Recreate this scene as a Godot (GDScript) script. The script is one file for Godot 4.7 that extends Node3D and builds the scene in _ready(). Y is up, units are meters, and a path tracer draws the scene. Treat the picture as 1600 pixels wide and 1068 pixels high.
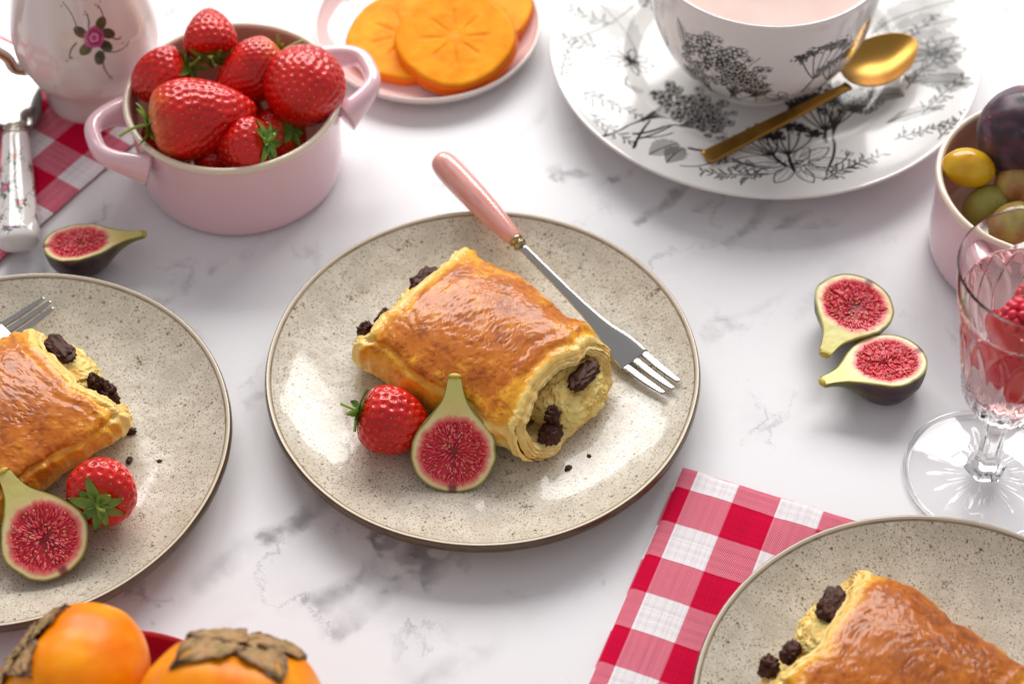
extends Node3D
# A breakfast table: three stoneware plates with chocolate pastries, fruit, cups and pots on a marble top.
# Lengths in the builders are centimetres; x to the right, y up, z towards the viewer.

const CM := 0.01
var nz := FastNoiseLite.new()
var fbm := FastNoiseLite.new()
var rng := RandomNumberGenerator.new()
var M := {}
var used_names := {}


# ---------------------------------------------------------------- mesh collector
class Mb:
	var v := PackedVector3Array()
	var n := PackedVector3Array()
	var c := PackedColorArray()
	var t := PackedVector2Array()
	var ix := PackedInt32Array()

	# A parametric sheet fn(u, v) -> Vector3 in cm, with smooth normals turned outwards (or towards `up`).
	func grid(nu: int, nv: int, fn: Callable, col = null, uvf = null, up := Vector3.ZERO, sense := 0) -> void:
		var w := nu + 1
		var p := PackedVector3Array()
		p.resize(w * (nv + 1))
		var mid := Vector3.ZERO
		for j in nv + 1:
			for i in w:
				var q: Vector3 = fn.call(float(i) / nu, float(j) / nv)
				p[j * w + i] = q
				mid += q
		mid /= p.size()
		var jm := nv / 2
		var wu := p[jm * w].distance_to(p[jm * w + nu]) < 1e-4
		var im := nu / 3
		var wv := p[im].distance_to(p[nv * w + im]) < 1e-4 and p[im].distance_to(p[(nv / 2) * w + im]) > 1e-3
		var nn := PackedVector3Array()
		nn.resize(p.size())
		var sum := 0.0
		for j in nv + 1:
			var ja := j - 1
			var jb := j + 1
			if ja < 0:
				ja = nv - 1 if wv else 0
			if jb > nv:
				jb = 1 if wv else nv
			for i in w:
				var ia := i - 1
				var ib := i + 1
				if ia < 0:
					ia = nu - 1 if wu else 0
				if ib > nu:
					ib = 1 if wu else nu
				var k := (p[j * w + ib] - p[j * w + ia]).cross(p[jb * w + i] - p[ja * w + i])
				nn[j * w + i] = k
				sum += k.dot(up if up != Vector3.ZERO else p[j * w + i] - mid)
		if sense != 0:
			sum = sense
		var sg := -1.0 if sum < 0.0 else 1.0
		for i in w:  # poles
			for j in [0, nv]:
				if nn[j * w + i].length() < 1e-9:
					nn[j * w + i] = Vector3.ZERO
		for e in [[0, 1], [nv, nv - 1]]:
			if p[e[0] * w].distance_to(p[e[0] * w + nu / 2]) < 1e-5:
				var a := Vector3.ZERO
				for i in nu:
					a += nn[e[1] * w + i]
				for i in w:
					nn[e[0] * w + i] = a
		var base := v.size()
		for j in nv + 1:
			for i in w:
				var k := j * w + i
				v.append(p[k] * 0.01)
				n.append((nn[k] * sg).normalized())
				c.append(col.call(float(i) / nu, float(j) / nv, p[k]) if col is Callable else (col if col is Color else Color.WHITE))
				t.append(uvf.call(float(i) / nu, float(j) / nv, p[k]) if uvf is Callable else Vector2(float(i) / nu, float(j) / nv))
		for j in nv:
			for i in nu:
				var a := base + j * w + i
				if sg > 0:
					ix.append_array([a, a + w, a + 1, a + 1, a + w, a + w + 1])
				else:
					ix.append_array([a, a + 1, a + w, a + 1, a + w + 1, a + w])

	func mesh() -> ArrayMesh:
		var a := []
		a.resize(Mesh.ARRAY_MAX)
		a[Mesh.ARRAY_VERTEX] = v
		a[Mesh.ARRAY_NORMAL] = n
		a[Mesh.ARRAY_COLOR] = c
		a[Mesh.ARRAY_TEX_UV] = t
		a[Mesh.ARRAY_INDEX] = ix
		var m := ArrayMesh.new()
		m.add_surface_from_arrays(Mesh.PRIMITIVE_TRIANGLES, a)
		return m


# ---------------------------------------------------------------- a small painter for printed decoration
class Pic:
	var w: int
	var h: int
	var d := PackedFloat32Array()
	var thick := 1.0

	func _init(ww: int, hh: int, ground: Color) -> void:
		w = ww
		h = hh
		d.resize(w * h * 3)
		for i in w * h:
			d[i * 3] = ground.r
			d[i * 3 + 1] = ground.g
			d[i * 3 + 2] = ground.b

	func dab(x: float, y: float, r: float, k: Color, a := 1.0) -> void:
		var x0 := maxi(0, int(x - r - 1.0))
		var x1 := mini(w - 1, int(x + r + 1.0))
		var y0 := maxi(0, int(y - r - 1.0))
		var y1 := mini(h - 1, int(y + r + 1.0))
		for j in range(y0, y1 + 1):
			for i in range(x0, x1 + 1):
				var s := clampf(r + 0.5 - Vector2(i - x, j - y).length(), 0.0, 1.0) * a
				if s > 0.0:
					var o := (j * w + i) * 3
					d[o] += (k.r - d[o]) * s
					d[o + 1] += (k.g - d[o + 1]) * s
					d[o + 2] += (k.b - d[o + 2]) * s

	func line(a: Vector2, b: Vector2, r0: float, r1: float, k: Color, al := 1.0) -> void:
		r0 *= thick
		r1 *= thick
		var m := int(a.distance_to(b) / maxf(0.7, minf(r0, r1))) + 1
		for i in m + 1:
			var f := float(i) / m
			var q := a.lerp(b, f)
			dab(q.x, q.y, lerpf(r0, r1, f), k, al)

	func curve(a: Vector2, b: Vector2, bend: float, r0: float, r1: float, k: Color, al := 1.0) -> void:
		var s := (b - a).orthogonal() * bend
		var last := a
		for i in range(1, 13):
			var f := i / 12.0
			var q := a.lerp(b, f) + s * 4.0 * f * (1.0 - f)
			line(last, q, lerpf(r0, r1, f), lerpf(r0, r1, f), k, al)
			last = q

	func texture() -> ImageTexture:
		var b := PackedByteArray()
		b.resize(w * h * 3)
		for i in w * h * 3:
			b[i] = clampi(int(d[i] * 255.0), 0, 255)
		var im := Image.create_from_data(w, h, false, Image.FORMAT_RGB8, b)
		im.generate_mipmaps()
		return ImageTexture.create_from_image(im)


# ---------------------------------------------------------------- helpers
func lin(r: int, g: int, b: int) -> Color:
	return Color8(r, g, b).srgb_to_linear()


func N(p: Vector3, f: float, off := 0.0) -> float:
	return nz.get_noise_3d(p.x * f + off, p.y * f + off * 1.7, p.z * f - off)


func F(p: Vector3, f: float, off := 0.0) -> float:
	return fbm.get_noise_3d(p.x * f + off, p.y * f + off * 1.7, p.z * f - off)


func sst(a: float, b: float, x: float) -> float:
	return smoothstep(a, b, x)


func spw(x: float, e: float) -> float:
	return signf(x) * pow(absf(x), e)


func spl(pts: Array, m: int) -> PackedVector2Array:
	var o := PackedVector2Array()
	for i in pts.size() - 1:
		var a: Vector2 = pts[maxi(i - 1, 0)]
		var b: Vector2 = pts[i]
		var c: Vector2 = pts[i + 1]
		var d: Vector2 = pts[mini(i + 2, pts.size() - 1)]
		for k in m:
			o.append(b.cubic_interpolate(c, a, d, float(k) / m))
	o.append(pts[-1])
	return o


func at_curve(o: PackedVector2Array, f: float) -> Vector2:
	var x := clampf(f, 0.0, 1.0) * (o.size() - 1)
	var i := mini(int(x), o.size() - 2)
	return o[i].lerp(o[i + 1], x - i)


func lathe(mb: Mb, prof: PackedVector2Array, segs: int, col = null, uvf = null, wob := 0.0, seed_ := 0.0) -> void:
	var fn := func(u: float, v: float) -> Vector3:
		var q := at_curve(prof, v)
		var a := u * TAU
		var r := q.x
		if wob > 0.0:
			r *= 1.0 + wob * nz.get_noise_3d(cos(a) * 1.2, sin(a) * 1.2, seed_)
		return Vector3(r * cos(a), q.y, r * sin(a))
	mb.grid(segs, prof.size() - 1, fn, col, uvf)


# a flat or round bar along a path of Vector3, half-widths rw, half-heights rh
func ribbon(mb: Mb, pts: Array, rw: Array, rh: Array, up: Vector3, segs := 20, ex := 3.0, col = null, uvf = null, sub := 4, bow := 0.0) -> void:
	var P := []
	var W := []
	var H := []
	var k := pts.size()
	for i in k - 1:
		for s in sub:
			var f := float(s) / sub
			P.append((pts[i] as Vector3).cubic_interpolate(pts[i + 1], pts[maxi(i - 1, 0)], pts[mini(i + 2, k - 1)], f))
			W.append(cubic_interpolate(rw[i], rw[i + 1], rw[maxi(i - 1, 0)], rw[mini(i + 2, k - 1)], f))
			H.append(cubic_interpolate(rh[i], rh[i + 1], rh[maxi(i - 1, 0)], rh[mini(i + 2, k - 1)], f))
	P.append(pts[-1])
	W.append(rw[-1])
	H.append(rh[-1])
	var n := P.size()
	var e := 2.0 / ex
	var fn := func(u: float, v: float) -> Vector3:
		var j := int(round(v * (n + 1))) - 1
		var cap := j < 0 or j >= n
		j = clampi(j, 0, n - 1)
		var tg: Vector3 = (P[mini(j + 1, n - 1)] - P[maxi(j - 1, 0)]).normalized()
		var sd := tg.cross(up).normalized()
		var un := sd.cross(tg).normalized()
		if cap:
			return P[j]
		var a := u * TAU
		var cx := spw(cos(a), e)
		return P[j] + sd * W[j] * cx + un * (H[j] * spw(sin(a), e) - bow * W[j] * (1.0 - cx * cx))
	mb.grid(segs, n + 1, fn, col, uvf)


func ball(mb: Mb, at: Vector3, r: Vector3, basis_: Basis, nu: int, nv: int, col = null, bump := 0.0, bf := 1.0, off := 0.0) -> void:
	var fn := func(u: float, v: float) -> Vector3:
		var a := u * TAU
		var b := v * PI
		var q := Vector3(sin(b) * cos(a), cos(b), sin(b) * sin(a))
		var s := 1.0
		if bump > 0.0:
			s += bump * F(q, bf, off)
		return at + basis_ * (q * r * s)
	mb.grid(nu, nv, fn, col)


func numbered(called: String) -> String:
	var k: int = used_names.get(called, 0)
	used_names[called] = k + 1
	return called if k == 0 else "%s_%03d" % [called, k]


func tag(o: Node3D, label: String, category: String, group := "") -> Node3D:
	o.set_meta("label", label)
	o.set_meta("category", category)
	if group:
		o.set_meta("group", group)
	return o


func thing(called: String, label: String, category: String, at: Vector3, group := "", b := Basis.IDENTITY) -> Node3D:
	var o := Node3D.new()
	o.name = numbered(called)
	add_child(o, true)
	o.transform = Transform3D(b, at * CM)
	return tag(o, label, category, group)


func part(parent: Node3D, called: String, mb, m: Material, kind := "", label := "") -> MeshInstance3D:
	var o := MeshInstance3D.new()
	o.name = called
	o.mesh = mb.mesh() if mb is Mb else mb
	o.material_override = null
	o.mesh.surface_set_material(0, m)
	parent.add_child(o, true)
	if parent != self and o.name != called:
		var i := 1
		while parent.has_node("%s_%03d" % [called, i]):
			i += 1
		o.name = "%s_%03d" % [called, i]
	if kind:
		o.set_meta("kind", kind)
	if label:
		o.set_meta("label", label)
	return o


func single(called: String, label: String, category: String, mb: Mb, m: Material, at: Vector3, group := "", b := Basis.IDENTITY) -> MeshInstance3D:
	var o := part(self, numbered(called), mb, m)
	o.transform = Transform3D(b, at * CM)
	tag(o, label, category, group)
	return o


# basis whose x runs along `x` and y is as near `y` as can be
func turn(x: Vector3, y: Vector3) -> Basis:
	var a := x.normalized()
	var c := a.cross(y).normalized()
	return Basis(a, c.cross(a).normalized(), c)


# basis whose y runs along `y`
func upright(y: Vector3, spin := 0.0) -> Basis:
	var b := y.normalized()
	var h := Vector3.RIGHT if absf(b.x) < 0.9 else Vector3.FORWARD
	var c := h.cross(b).normalized()
	return Basis(b.cross(c).normalized(), b, c) * Basis(Vector3.UP, spin)


func mat(rough: float, o := {}) -> StandardMaterial3D:
	var m := StandardMaterial3D.new()
	m.roughness = rough
	m.vertex_color_use_as_albedo = true
	for k in o:
		m.set(k, o[k])
	return m


func copy(src: Node3D, called: String, label: String, at: Vector3, b: Basis, group := "") -> Node3D:
	var o := src.duplicate() as Node3D
	o.name = numbered(called)
	add_child(o, true)
	o.transform = Transform3D(b, at * CM)
	tag(o, label, src.get_meta("category"), group)
	return o


# ---------------------------------------------------------------- the stage
func _ready() -> void:
	stage()
	nz.noise_type = FastNoiseLite.TYPE_SIMPLEX_SMOOTH
	nz.frequency = 1.0
	nz.seed = 7
	fbm.noise_type = FastNoiseLite.TYPE_SIMPLEX_SMOOTH
	fbm.frequency = 1.0
	fbm.fractal_type = FastNoiseLite.FRACTAL_FBM
	fbm.fractal_octaves = 4
	fbm.seed = 11
	rng.seed = 5
	materials()
	tabletop()
	napkins()
	plates()
	pastries()
	forks()
	crumbs()
	figs()
	strawberries()
	pots()
	teacup()
	persimmons()
	jug()
	cake_server()
	goblet()


func stage() -> void:
	var cam := Camera3D.new()
	cam.name = "camera"
	add_child(cam)
	var p := 0.86828639
	var roll := -0.00947843
	var fwd := Vector3(0, -sin(p), -cos(p))
	var up := Vector3(0, cos(p), -sin(p))
	var x := Vector3.RIGHT * cos(roll) + up * sin(roll)
	var y := up * cos(roll) - Vector3.RIGHT * sin(roll)
	cam.transform = Transform3D(Basis(x, y, -fwd), Vector3(0, 0.78234571, 0.63))
	var ph := CameraAttributesPhysical.new()
	ph.frustum_focal_length = 71.84
	ph.frustum_focus_distance = 0.955
	ph.frustum_near = 0.05
	ph.frustum_far = 20.0
	ph.exposure_aperture = 6.7
	cam.attributes = ph
	cam.near = 0.05
	cam.far = 20.0
	cam.current = true

	var env := Environment.new()
	env.background_mode = Environment.BG_COLOR
	env.background_color = Color(0.455, 0.445, 0.455).linear_to_srgb()
	env.tonemap_mode = Environment.TONE_MAPPER_LINEAR
	env.tonemap_exposure = 1.0
	env.sdfgi_enabled = true
	env.ssao_enabled = true
	env.ssil_enabled = true
	var we := WorldEnvironment.new()
	we.name = "environment"
	we.environment = env
	add_child(we)

	# the tall window behind the table, two lights of glass side by side
	for k in 2:
		var l := AreaLight3D.new()
		l.name = "window_light" if k == 0 else "window_light_001"
		l.area_size = Vector2(1.3, 1.2)
		l.light_energy = 5.0
		l.light_color = Color(1.0, 0.995, 0.985)
		l.shadow_enabled = true
		l.light_size = 0.6
		l.area_range = 8.0
		add_child(l)
		var el := deg_to_rad(38.0)
		var az := deg_to_rad(4.0)
		var c := Vector3(sin(az) * cos(el), sin(el), -cos(az) * cos(el)) * 2.7
		var side := Vector3(cos(az), 0, sin(az))
		l.look_at_from_position(c + side * (0.72 if k == 1 else -0.72), side * (0.72 if k == 1 else -0.72) * 0.6 , Vector3.UP)


func materials() -> void:
	M.ceramic = mat(0.1, {"clearcoat_enabled": true, "clearcoat": 0.5, "clearcoat_roughness": 0.05})
	M.crust = mat(0.5, {"clearcoat_enabled": true, "clearcoat": 0.5, "clearcoat_roughness": 0.16, "metallic_specular": 0.3})
	M.dough = mat(0.6, {"metallic_specular": 0.3})
	M.chocolate = mat(0.5, {"metallic_specular": 0.35})
	M.berry = mat(0.34, {"metallic_specular": 0.4, "clearcoat_enabled": true, "clearcoat": 0.45, "clearcoat_roughness": 0.08, "subsurf_scatter_enabled": true, "subsurf_scatter_strength": 0.05})
	M.seed = mat(0.4)
	M.leaf = mat(0.5, {"backlight_enabled": true, "backlight": Color(0.15, 0.3, 0.05)})
	M.fig_skin = mat(0.4, {"rim_enabled": true, "rim": 0.15})
	M.fig_flesh = mat(0.36, {"subsurf_scatter_enabled": true, "subsurf_scatter_strength": 0.12})
	M.pulp = mat(0.2, {"clearcoat_enabled": true, "clearcoat": 0.5, "clearcoat_roughness": 0.1})
	M.steel = mat(0.13, {"metallic": 1.0})
	M.gold = mat(0.32, {"metallic": 1.0})
	M.dry = mat(0.8)
	M.fruit = mat(0.34, {"metallic_specular": 0.35})
	M.slice = mat(0.5, {"metallic_specular": 0.25, "subsurf_scatter_enabled": true, "subsurf_scatter_strength": 0.1})
	M.grape = mat(0.22, {"subsurf_scatter_enabled": true, "subsurf_scatter_strength": 0.12})
	M.enamel = mat(0.12, {"clearcoat_enabled": true, "clearcoat": 0.6, "clearcoat_roughness": 0.06})
	M.glass = mat(0.02, {"refraction_enabled": true, "refraction_scale": 0.05, "albedo_color": Color(1, 1, 1, 0.0), "transparency": BaseMaterial3D.TRANSPARENCY_ALPHA, "vertex_color_use_as_albedo": false})
	M.crystal = M.glass.duplicate()
	M.crystal.refraction_scale = 0.022
	M.pane = mat(0.03, {"albedo_color": Color(1, 1, 1, 0.02), "transparency": BaseMaterial3D.TRANSPARENCY_ALPHA, "vertex_color_use_as_albedo": false})
	M.drink = mat(0.02, {"refraction_enabled": true, "refraction_scale": 0.012, "albedo_color": Color(1.0, 0.85, 0.84, 0.0), "transparency": BaseMaterial3D.TRANSPARENCY_ALPHA, "vertex_color_use_as_albedo": false})


# ---------------------------------------------------------------- marble
func tabletop() -> void:
	var n := 1536
	var span := 70.0
	var cloud := FastNoiseLite.new()
	cloud.noise_type = FastNoiseLite.TYPE_SIMPLEX_SMOOTH
	cloud.fractal_type = FastNoiseLite.FRACTAL_FBM
	cloud.fractal_octaves = 5
	cloud.frequency = 0.006
	cloud.seed = 3
	cloud.domain_warp_enabled = true
	cloud.domain_warp_amplitude = 60.0
	cloud.domain_warp_frequency = 0.006
	var vein := cloud.duplicate() as FastNoiseLite
	vein.seed = 21
	vein.frequency = 0.0042
	vein.domain_warp_amplitude = 90.0
	var tear := FastNoiseLite.new()
	tear.noise_type = FastNoiseLite.TYPE_SIMPLEX_SMOOTH
	tear.fractal_type = FastNoiseLite.FRACTAL_FBM
	tear.fractal_octaves = 4
	tear.frequency = 0.022
	tear.seed = 40
	var e := tear.get_image(n, n, false, false, false).get_data()
	var a := cloud.get_image(n, n, false, false, false).get_data()
	var b := vein.get_image(n, n, false, false, false).get_data()
	var mask := Pic.new(512, 512, Color(0, 0, 0))
	# veins of the slab, as short strokes: x0, z0, x1, z1, half-width, strength (cm)
	var strokes := [
		[-8.6, 6.2, -11.2, 8.5, 0.5, 0.75], [-9.5, 7.3, -11.6, 8.4, 0.35, 0.5], [-6.9, 7.6, -6.4, 8.9, 0.4, 0.85], [-6.4, 8.9, -4.4, 9.0, 0.3, 0.7], [-4.6, 9.0, -3.2, 9.9, 0.35, 0.6],
		[-5.6, 9.5, -4.0, 10.4, 0.6, 0.6], [-4.2, 9.4, -3.9, 10.8, 0.4, 0.5], [-6.6, 9.9, -8.4, 12.0, 0.5, 0.4], [-6.9, 12.9, -8.0, 13.4, 0.25, 0.45], [-3.0, 9.8, -2.6, 10.6, 0.3, 0.3], [-5.0, 10.6, -8.5, 13.6, 0.7, 0.12],
		[2.3, -15.5, 3.7, -15.1, 0.32, 0.6], [6.9, -15.9, 5.3, -15.0, 0.18, 0.8], [5.3, -15.0, 4.2, -14.0, 0.16, 0.5], [9.0, -13.5, 8.3, -12.6, 0.38, 0.8], [8.4, -12.7, 6.7, -11.2, 0.3, 0.45],
		[14.2, -12.8, 12.3, -11.0, 0.22, 0.55], [12.3, -11.0, 11.2, -9.9, 0.2, 0.35], [15.4, -12.0, 14.2, -10.8, 0.3, 0.4], [11.0, -12.5, 10.3, -11.9, 0.2, 0.3], [13.4, -6.0, 10.2, -4.2, 0.25, 0.16],
		[-12.0, -0.4, -12.8, 0.6, 0.3, 0.35], [-17.8, 11.3, -17.2, 12.0, 0.35, 0.6], [-16.5, 12.3, -16.1, 12.7, 0.2, 0.7], [-19.0, -30.0, -21.4, -27.2, 0.3, 0.35], [-12.0, 9.0, -15.0, 12.0, 0.7, 0.14],
		[17.5, -8.0, 14.0, -4.5, 0.35, 0.12], [2.0, -20.0, 0.2, -18.0, 0.3, 0.12], [22.0, 12.0, 18.0, 15.5, 0.4, 0.15], [-1.0, 14.0, -4.5, 17.5, 0.5, 0.12]]
	for s in strokes:
		var p := Vector2(s[0], s[1])
		var q := Vector2(s[2], s[3])
		var m := int(p.distance_to(q) * 4.0) + 2
		for i in m + 1:
			var f := float(i) / m
			var w := p.lerp(q, f) + Vector2(nz.get_noise_2d(f * 3.0 + s[0], s[1]), nz.get_noise_2d(s[0], f * 3.0 + s[1])) * 0.35
			for r in [2.2, 1.5, 1.0]:
				mask.dab((w.x + 35.0) / span * 512.0, (w.y + 35.0) / span * 512.0, s[4] * r * 0.62 * 512.0 / span, Color(1, 1, 1), s[5] * (0.095 if s[1] > 5.0 else 0.14))
	var px := PackedByteArray()
	px.resize(n * n * 3)
	var md := mask.d
	var o := 0
	for j in n:
		var my := float(j) / n * 512.0
		for i in n:
			var ca := a[j * n + i] / 255.0
			var cb := b[j * n + i] / 255.0
			var te := e[j * n + i] / 255.0
			var vb := absf(cb - 0.5 + (te - 0.5) * 0.05)
			# shift the mask by the cloud so that strokes tear into wisps
			var mx := clampf(float(i) / n * 512.0 + (ca - 0.5) * 14.0 + (te - 0.5) * 16.0, 0.0, 510.0)
			var mz := clampf(my + (cb - 0.5) * 14.0 - (te - 0.5) * 16.0, 0.0, 510.0)
			var fx := mx - floorf(mx)
			var k := (int(mz) * 512 + int(mx)) * 3
			var g := lerpf(lerpf(md[k], md[k + 3], fx), lerpf(md[k + 1536], md[k + 1539], fx), mz - floorf(mz))
			var torn := clampf(g * (0.25 + 2.2 * (te - 0.28)), 0.0, 1.0)
			var thin := clampf(1.0 - vb * 46.0, 0.0, 1.0) * clampf((ca - 0.5) * 4.0, 0.0, 1.0) * 0.32
			var dark := clampf(torn * 0.8 + thin + clampf(ca - 0.58, 0.0, 1.0) * 0.28, 0.0, 0.9)
			px[o] = int(lerpf(230.0, 92.0, dark))
			px[o + 1] = int(lerpf(228.0, 88.0, dark))
			px[o + 2] = int(lerpf(230.0, 92.0, dark))
			o += 3
	var tex := ImageTexture.create_from_image(Image.create_from_data(n, n, false, Image.FORMAT_RGB8, px))
	var mm := mat(0.38, {"albedo_texture": tex, "vertex_color_use_as_albedo": false, "metallic_specular": 0.4})
	var mb := Mb.new()
	var prof := [Vector2(0, 0), Vector2(1, 0), Vector2(1, 1), Vector2(0, 1), Vector2(0, 0)]
	mb.grid(20, 20, func(u, v): return Vector3(lerpf(-105, 105, u), 0, lerpf(-105, 75, v)), Color.WHITE, func(_u, _v, p): return Vector2(p.x / span + 0.5, p.z / span + 0.5), Vector3.UP)
	mb.grid(20, 20, func(u, v): return Vector3(lerpf(-105, 105, u), -3, lerpf(-105, 75, v)), Color.WHITE, func(_u, _v, p): return Vector2(p.x / span + 0.5, p.z / span + 0.5), Vector3.DOWN)
	for s in [[Vector3(-105, 0, 75), Vector3(105, 0, 75), Vector3(0, 0, 1)], [Vector3(-105, 0, -105), Vector3(105, 0, -105), Vector3(0, 0, -1)], [Vector3(-105, 0, -105), Vector3(-105, 0, 75), Vector3(-1, 0, 0)], [Vector3(105, 0, -105), Vector3(105, 0, 75), Vector3(1, 0, 0)]]:
		mb.grid(20, 1, func(u, v): return (s[0] as Vector3).lerp(s[1], u) + Vector3(0, -3.0 * v, 0), Color.WHITE, func(u, v, _p): return Vector2(u * 3.0, v * 0.04), s[2])
	var t := part(self, "tabletop", mb, mm)
	t.set_meta("kind", "structure")
	t.set_meta("label", "white marble tabletop with soft grey veins under everything")


# ---------------------------------------------------------------- napkins
func gingham() -> ImageTexture:
	var n := 648
	var per := 9
	var px := PackedByteArray()
	px.resize(n * n * 3)
	var th := n / per
	var o := 0
	var rr := RandomNumberGenerator.new()
	rr.seed = 4
	var ja := []
	var jb := []
	for i in th:
		ja.append(rr.randf_range(0.9, 1.05))
		jb.append(rr.randf_range(0.9, 1.05))
	for j in n:
		var b := j / per
		for i in n:
			var a := i / per
			var warp_over := (a + b) % 2 == 0
			var red := (a < th / 2) if warp_over else (b < th / 2)
			var across := float(i % per) / per if warp_over else float(j % per) / per
			var s: float = (0.82 + 0.2 * sin(across * PI)) * (ja[a] if warp_over else jb[b])
			var mixed := (a < th / 2) != (b < th / 2)
			var rf := 1.0 if red else (0.3 if mixed else 0.0)
			px[o] = clampi(int(lerpf(250.0, 216.0, rf) * s), 0, 255)
			px[o + 1] = clampi(int(lerpf(242.0, 12.0, rf) * s), 0, 255)
			px[o + 2] = clampi(int(lerpf(244.0, 62.0, rf) * s), 0, 255)
			o += 3
	return ImageTexture.create_from_image(Image.create_from_data(n, n, false, Image.FORMAT_RGB8, px))


# one layer of folded cloth with a soft rounded edge; x runs along the fold, z into the cloth
func cloth_layer(lx: float, lz: float, y: float, th: float, seed_: float, x0 := 0.0, z0 := 0.0, uv0 := Vector2.ZERO) -> Mb:
	var mb := Mb.new()
	var fn := func(u: float, v: float) -> Vector3:
		# v: underside from the middle, round the edge, over the top
		var s := u * 2.0 - 1.0
		var a := v * TAU
		var z := spw(cos(a), 0.12) * lz * 0.5
		var yy := spw(sin(a), 0.9) * th * 0.5
		var x := s * lx * 0.5
		var endf := sqrt(maxf(0.0, 1.0 - pow(absf(s), 60.0)))
		yy *= maxf(endf, 0.0)
		var q := Vector3(x, 0, z)
		var lift := 0.09 * N(q, 0.22, seed_) + 0.03 * N(q, 0.7, seed_)
		x += 0.05 * N(Vector3(z, 0, seed_), 0.5)
		z += 0.05 * N(Vector3(x, 0, seed_), 0.4)
		return Vector3(x + lx * 0.5 + x0, y + th * 0.5 + yy + maxf(lift, -0.02), z + lz * 0.5 + z0)
	mb.grid(90, 160, fn, Color.WHITE, func(u, v, p): return Vector2(p.x + uv0.x, p.z + uv0.y + (p.y - y) * 0.7) / 4.1)
	return mb


func napkins() -> void:
	var g := gingham()
	M.cloth = mat(0.9, {"albedo_texture": g, "vertex_color_use_as_albedo": false, "metallic_specular": 0.2})
	# right front napkin: local x along the far edge, z along the left edge
	var b := Basis(Vector3(0.925, 0, 0.38).normalized(), Vector3.UP, Vector3(-0.38, 0, 0.925).normalized())
	var t := thing("napkin", "red and white checked cotton napkin folded flat, half under the plate at front right", "napkin", Vector3(8.05, 0, 5.0), "checked napkins", b)
	part(t, "cloth_layer", cloth_layer(13, 17, 0.02, 0.14, 3.0, 0.25, -0.25, Vector2(0.4, 0.4)), M.cloth)
	part(t, "cloth_layer", cloth_layer(13, 17, 0.17, 0.15, 5.0, -0.12, 0.22, Vector2(3.6, 2.6)), M.cloth)
	part(t, "cloth_layer", cloth_layer(13, 17, 0.33, 0.17, 8.0, 0.0, 0.0, Vector2(1.3, 2.8)), M.cloth)
	# left napkin: local x along its visible near-right edge towards the viewer
	var ex := Vector3(-0.57, 0, 0.82).normalized()
	b = Basis(ex, Vector3.UP, ex.cross(Vector3.UP).normalized())
	t = thing("napkin", "red and white checked napkin lying under the porcelain jug and cake server", "napkin", Vector3(-19.2, 0, -19.4), "checked napkins", b)
	part(t, "cloth_layer", cloth_layer(19, 15, 0.02, 0.14, 13.0, 0.1, 0.12, Vector2(0.4, 0.4)), M.cloth)
	part(t, "cloth_layer", cloth_layer(19, 15, 0.17, 0.17, 18.0, 0.0, 0.0, Vector2(1.5, 2.4)), M.cloth)


# ---------------------------------------------------------------- stoneware plates
func stoneware_texture() -> Array:
	var n := 1024
	var rr := RandomNumberGenerator.new()
	rr.seed = 9
	var p := Pic.new(n, n, Color8(207, 197, 179))
	var a := fbm.get_image(n, n)
	var soft := FastNoiseLite.new()
	soft.frequency = 0.012
	soft.fractal_octaves = 4
	soft.fractal_type = FastNoiseLite.FRACTAL_FBM
	var sd := soft.get_image(n, n).get_data()
	var fine := FastNoiseLite.new()
	fine.frequency = 0.16
	fine.seed = 5
	var fd := fine.get_image(n, n).get_data()
	for i in n * n:
		var k := (sd[i] / 255.0 - 0.5) * 0.12 + (fd[i] / 255.0 - 0.5) * 0.16
		p.d[i * 3] += k
		p.d[i * 3 + 1] += k * 1.05
		p.d[i * 3 + 2] += k * 1.1
	for i in 23000:
		var x := rr.randf() * n
		var y := rr.randf() * n
		var den := sd[int(y) * n + int(x)] / 255.0
		if rr.randf() > den * 1.5:
			continue
		var r := rr.randf_range(0.7, 1.65)
		var big := rr.randf()
		if big > 0.985:
			r = rr.randf_range(2.0, 3.0)
		var k := Color8(120, 94, 52).lerp(Color8(82, 62, 36), rr.randf())
		var al := rr.randf_range(0.35, 0.9)
		p.dab(x, y, r, k, al)
		if r > 2.2:
			for e in 4:
				p.dab(x + rr.randfn() * r, y + rr.randfn() * r, r * 0.5, k, al * 0.7)
	for i in 26:  # larger iron blooms
		var x := rr.randf() * n
		var y := rr.randf() * n
		for e in 22:
			p.dab(x + rr.randfn() * 5.0, y + rr.randfn() * 4.0, rr.randf_range(0.6, 1.8), Color8(78, 62, 36), 0.55)
	var h := Image.create_from_data(n, n, false, Image.FORMAT_L8, sd)
	return [p.texture(), ImageTexture.create_from_image(h)]


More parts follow.
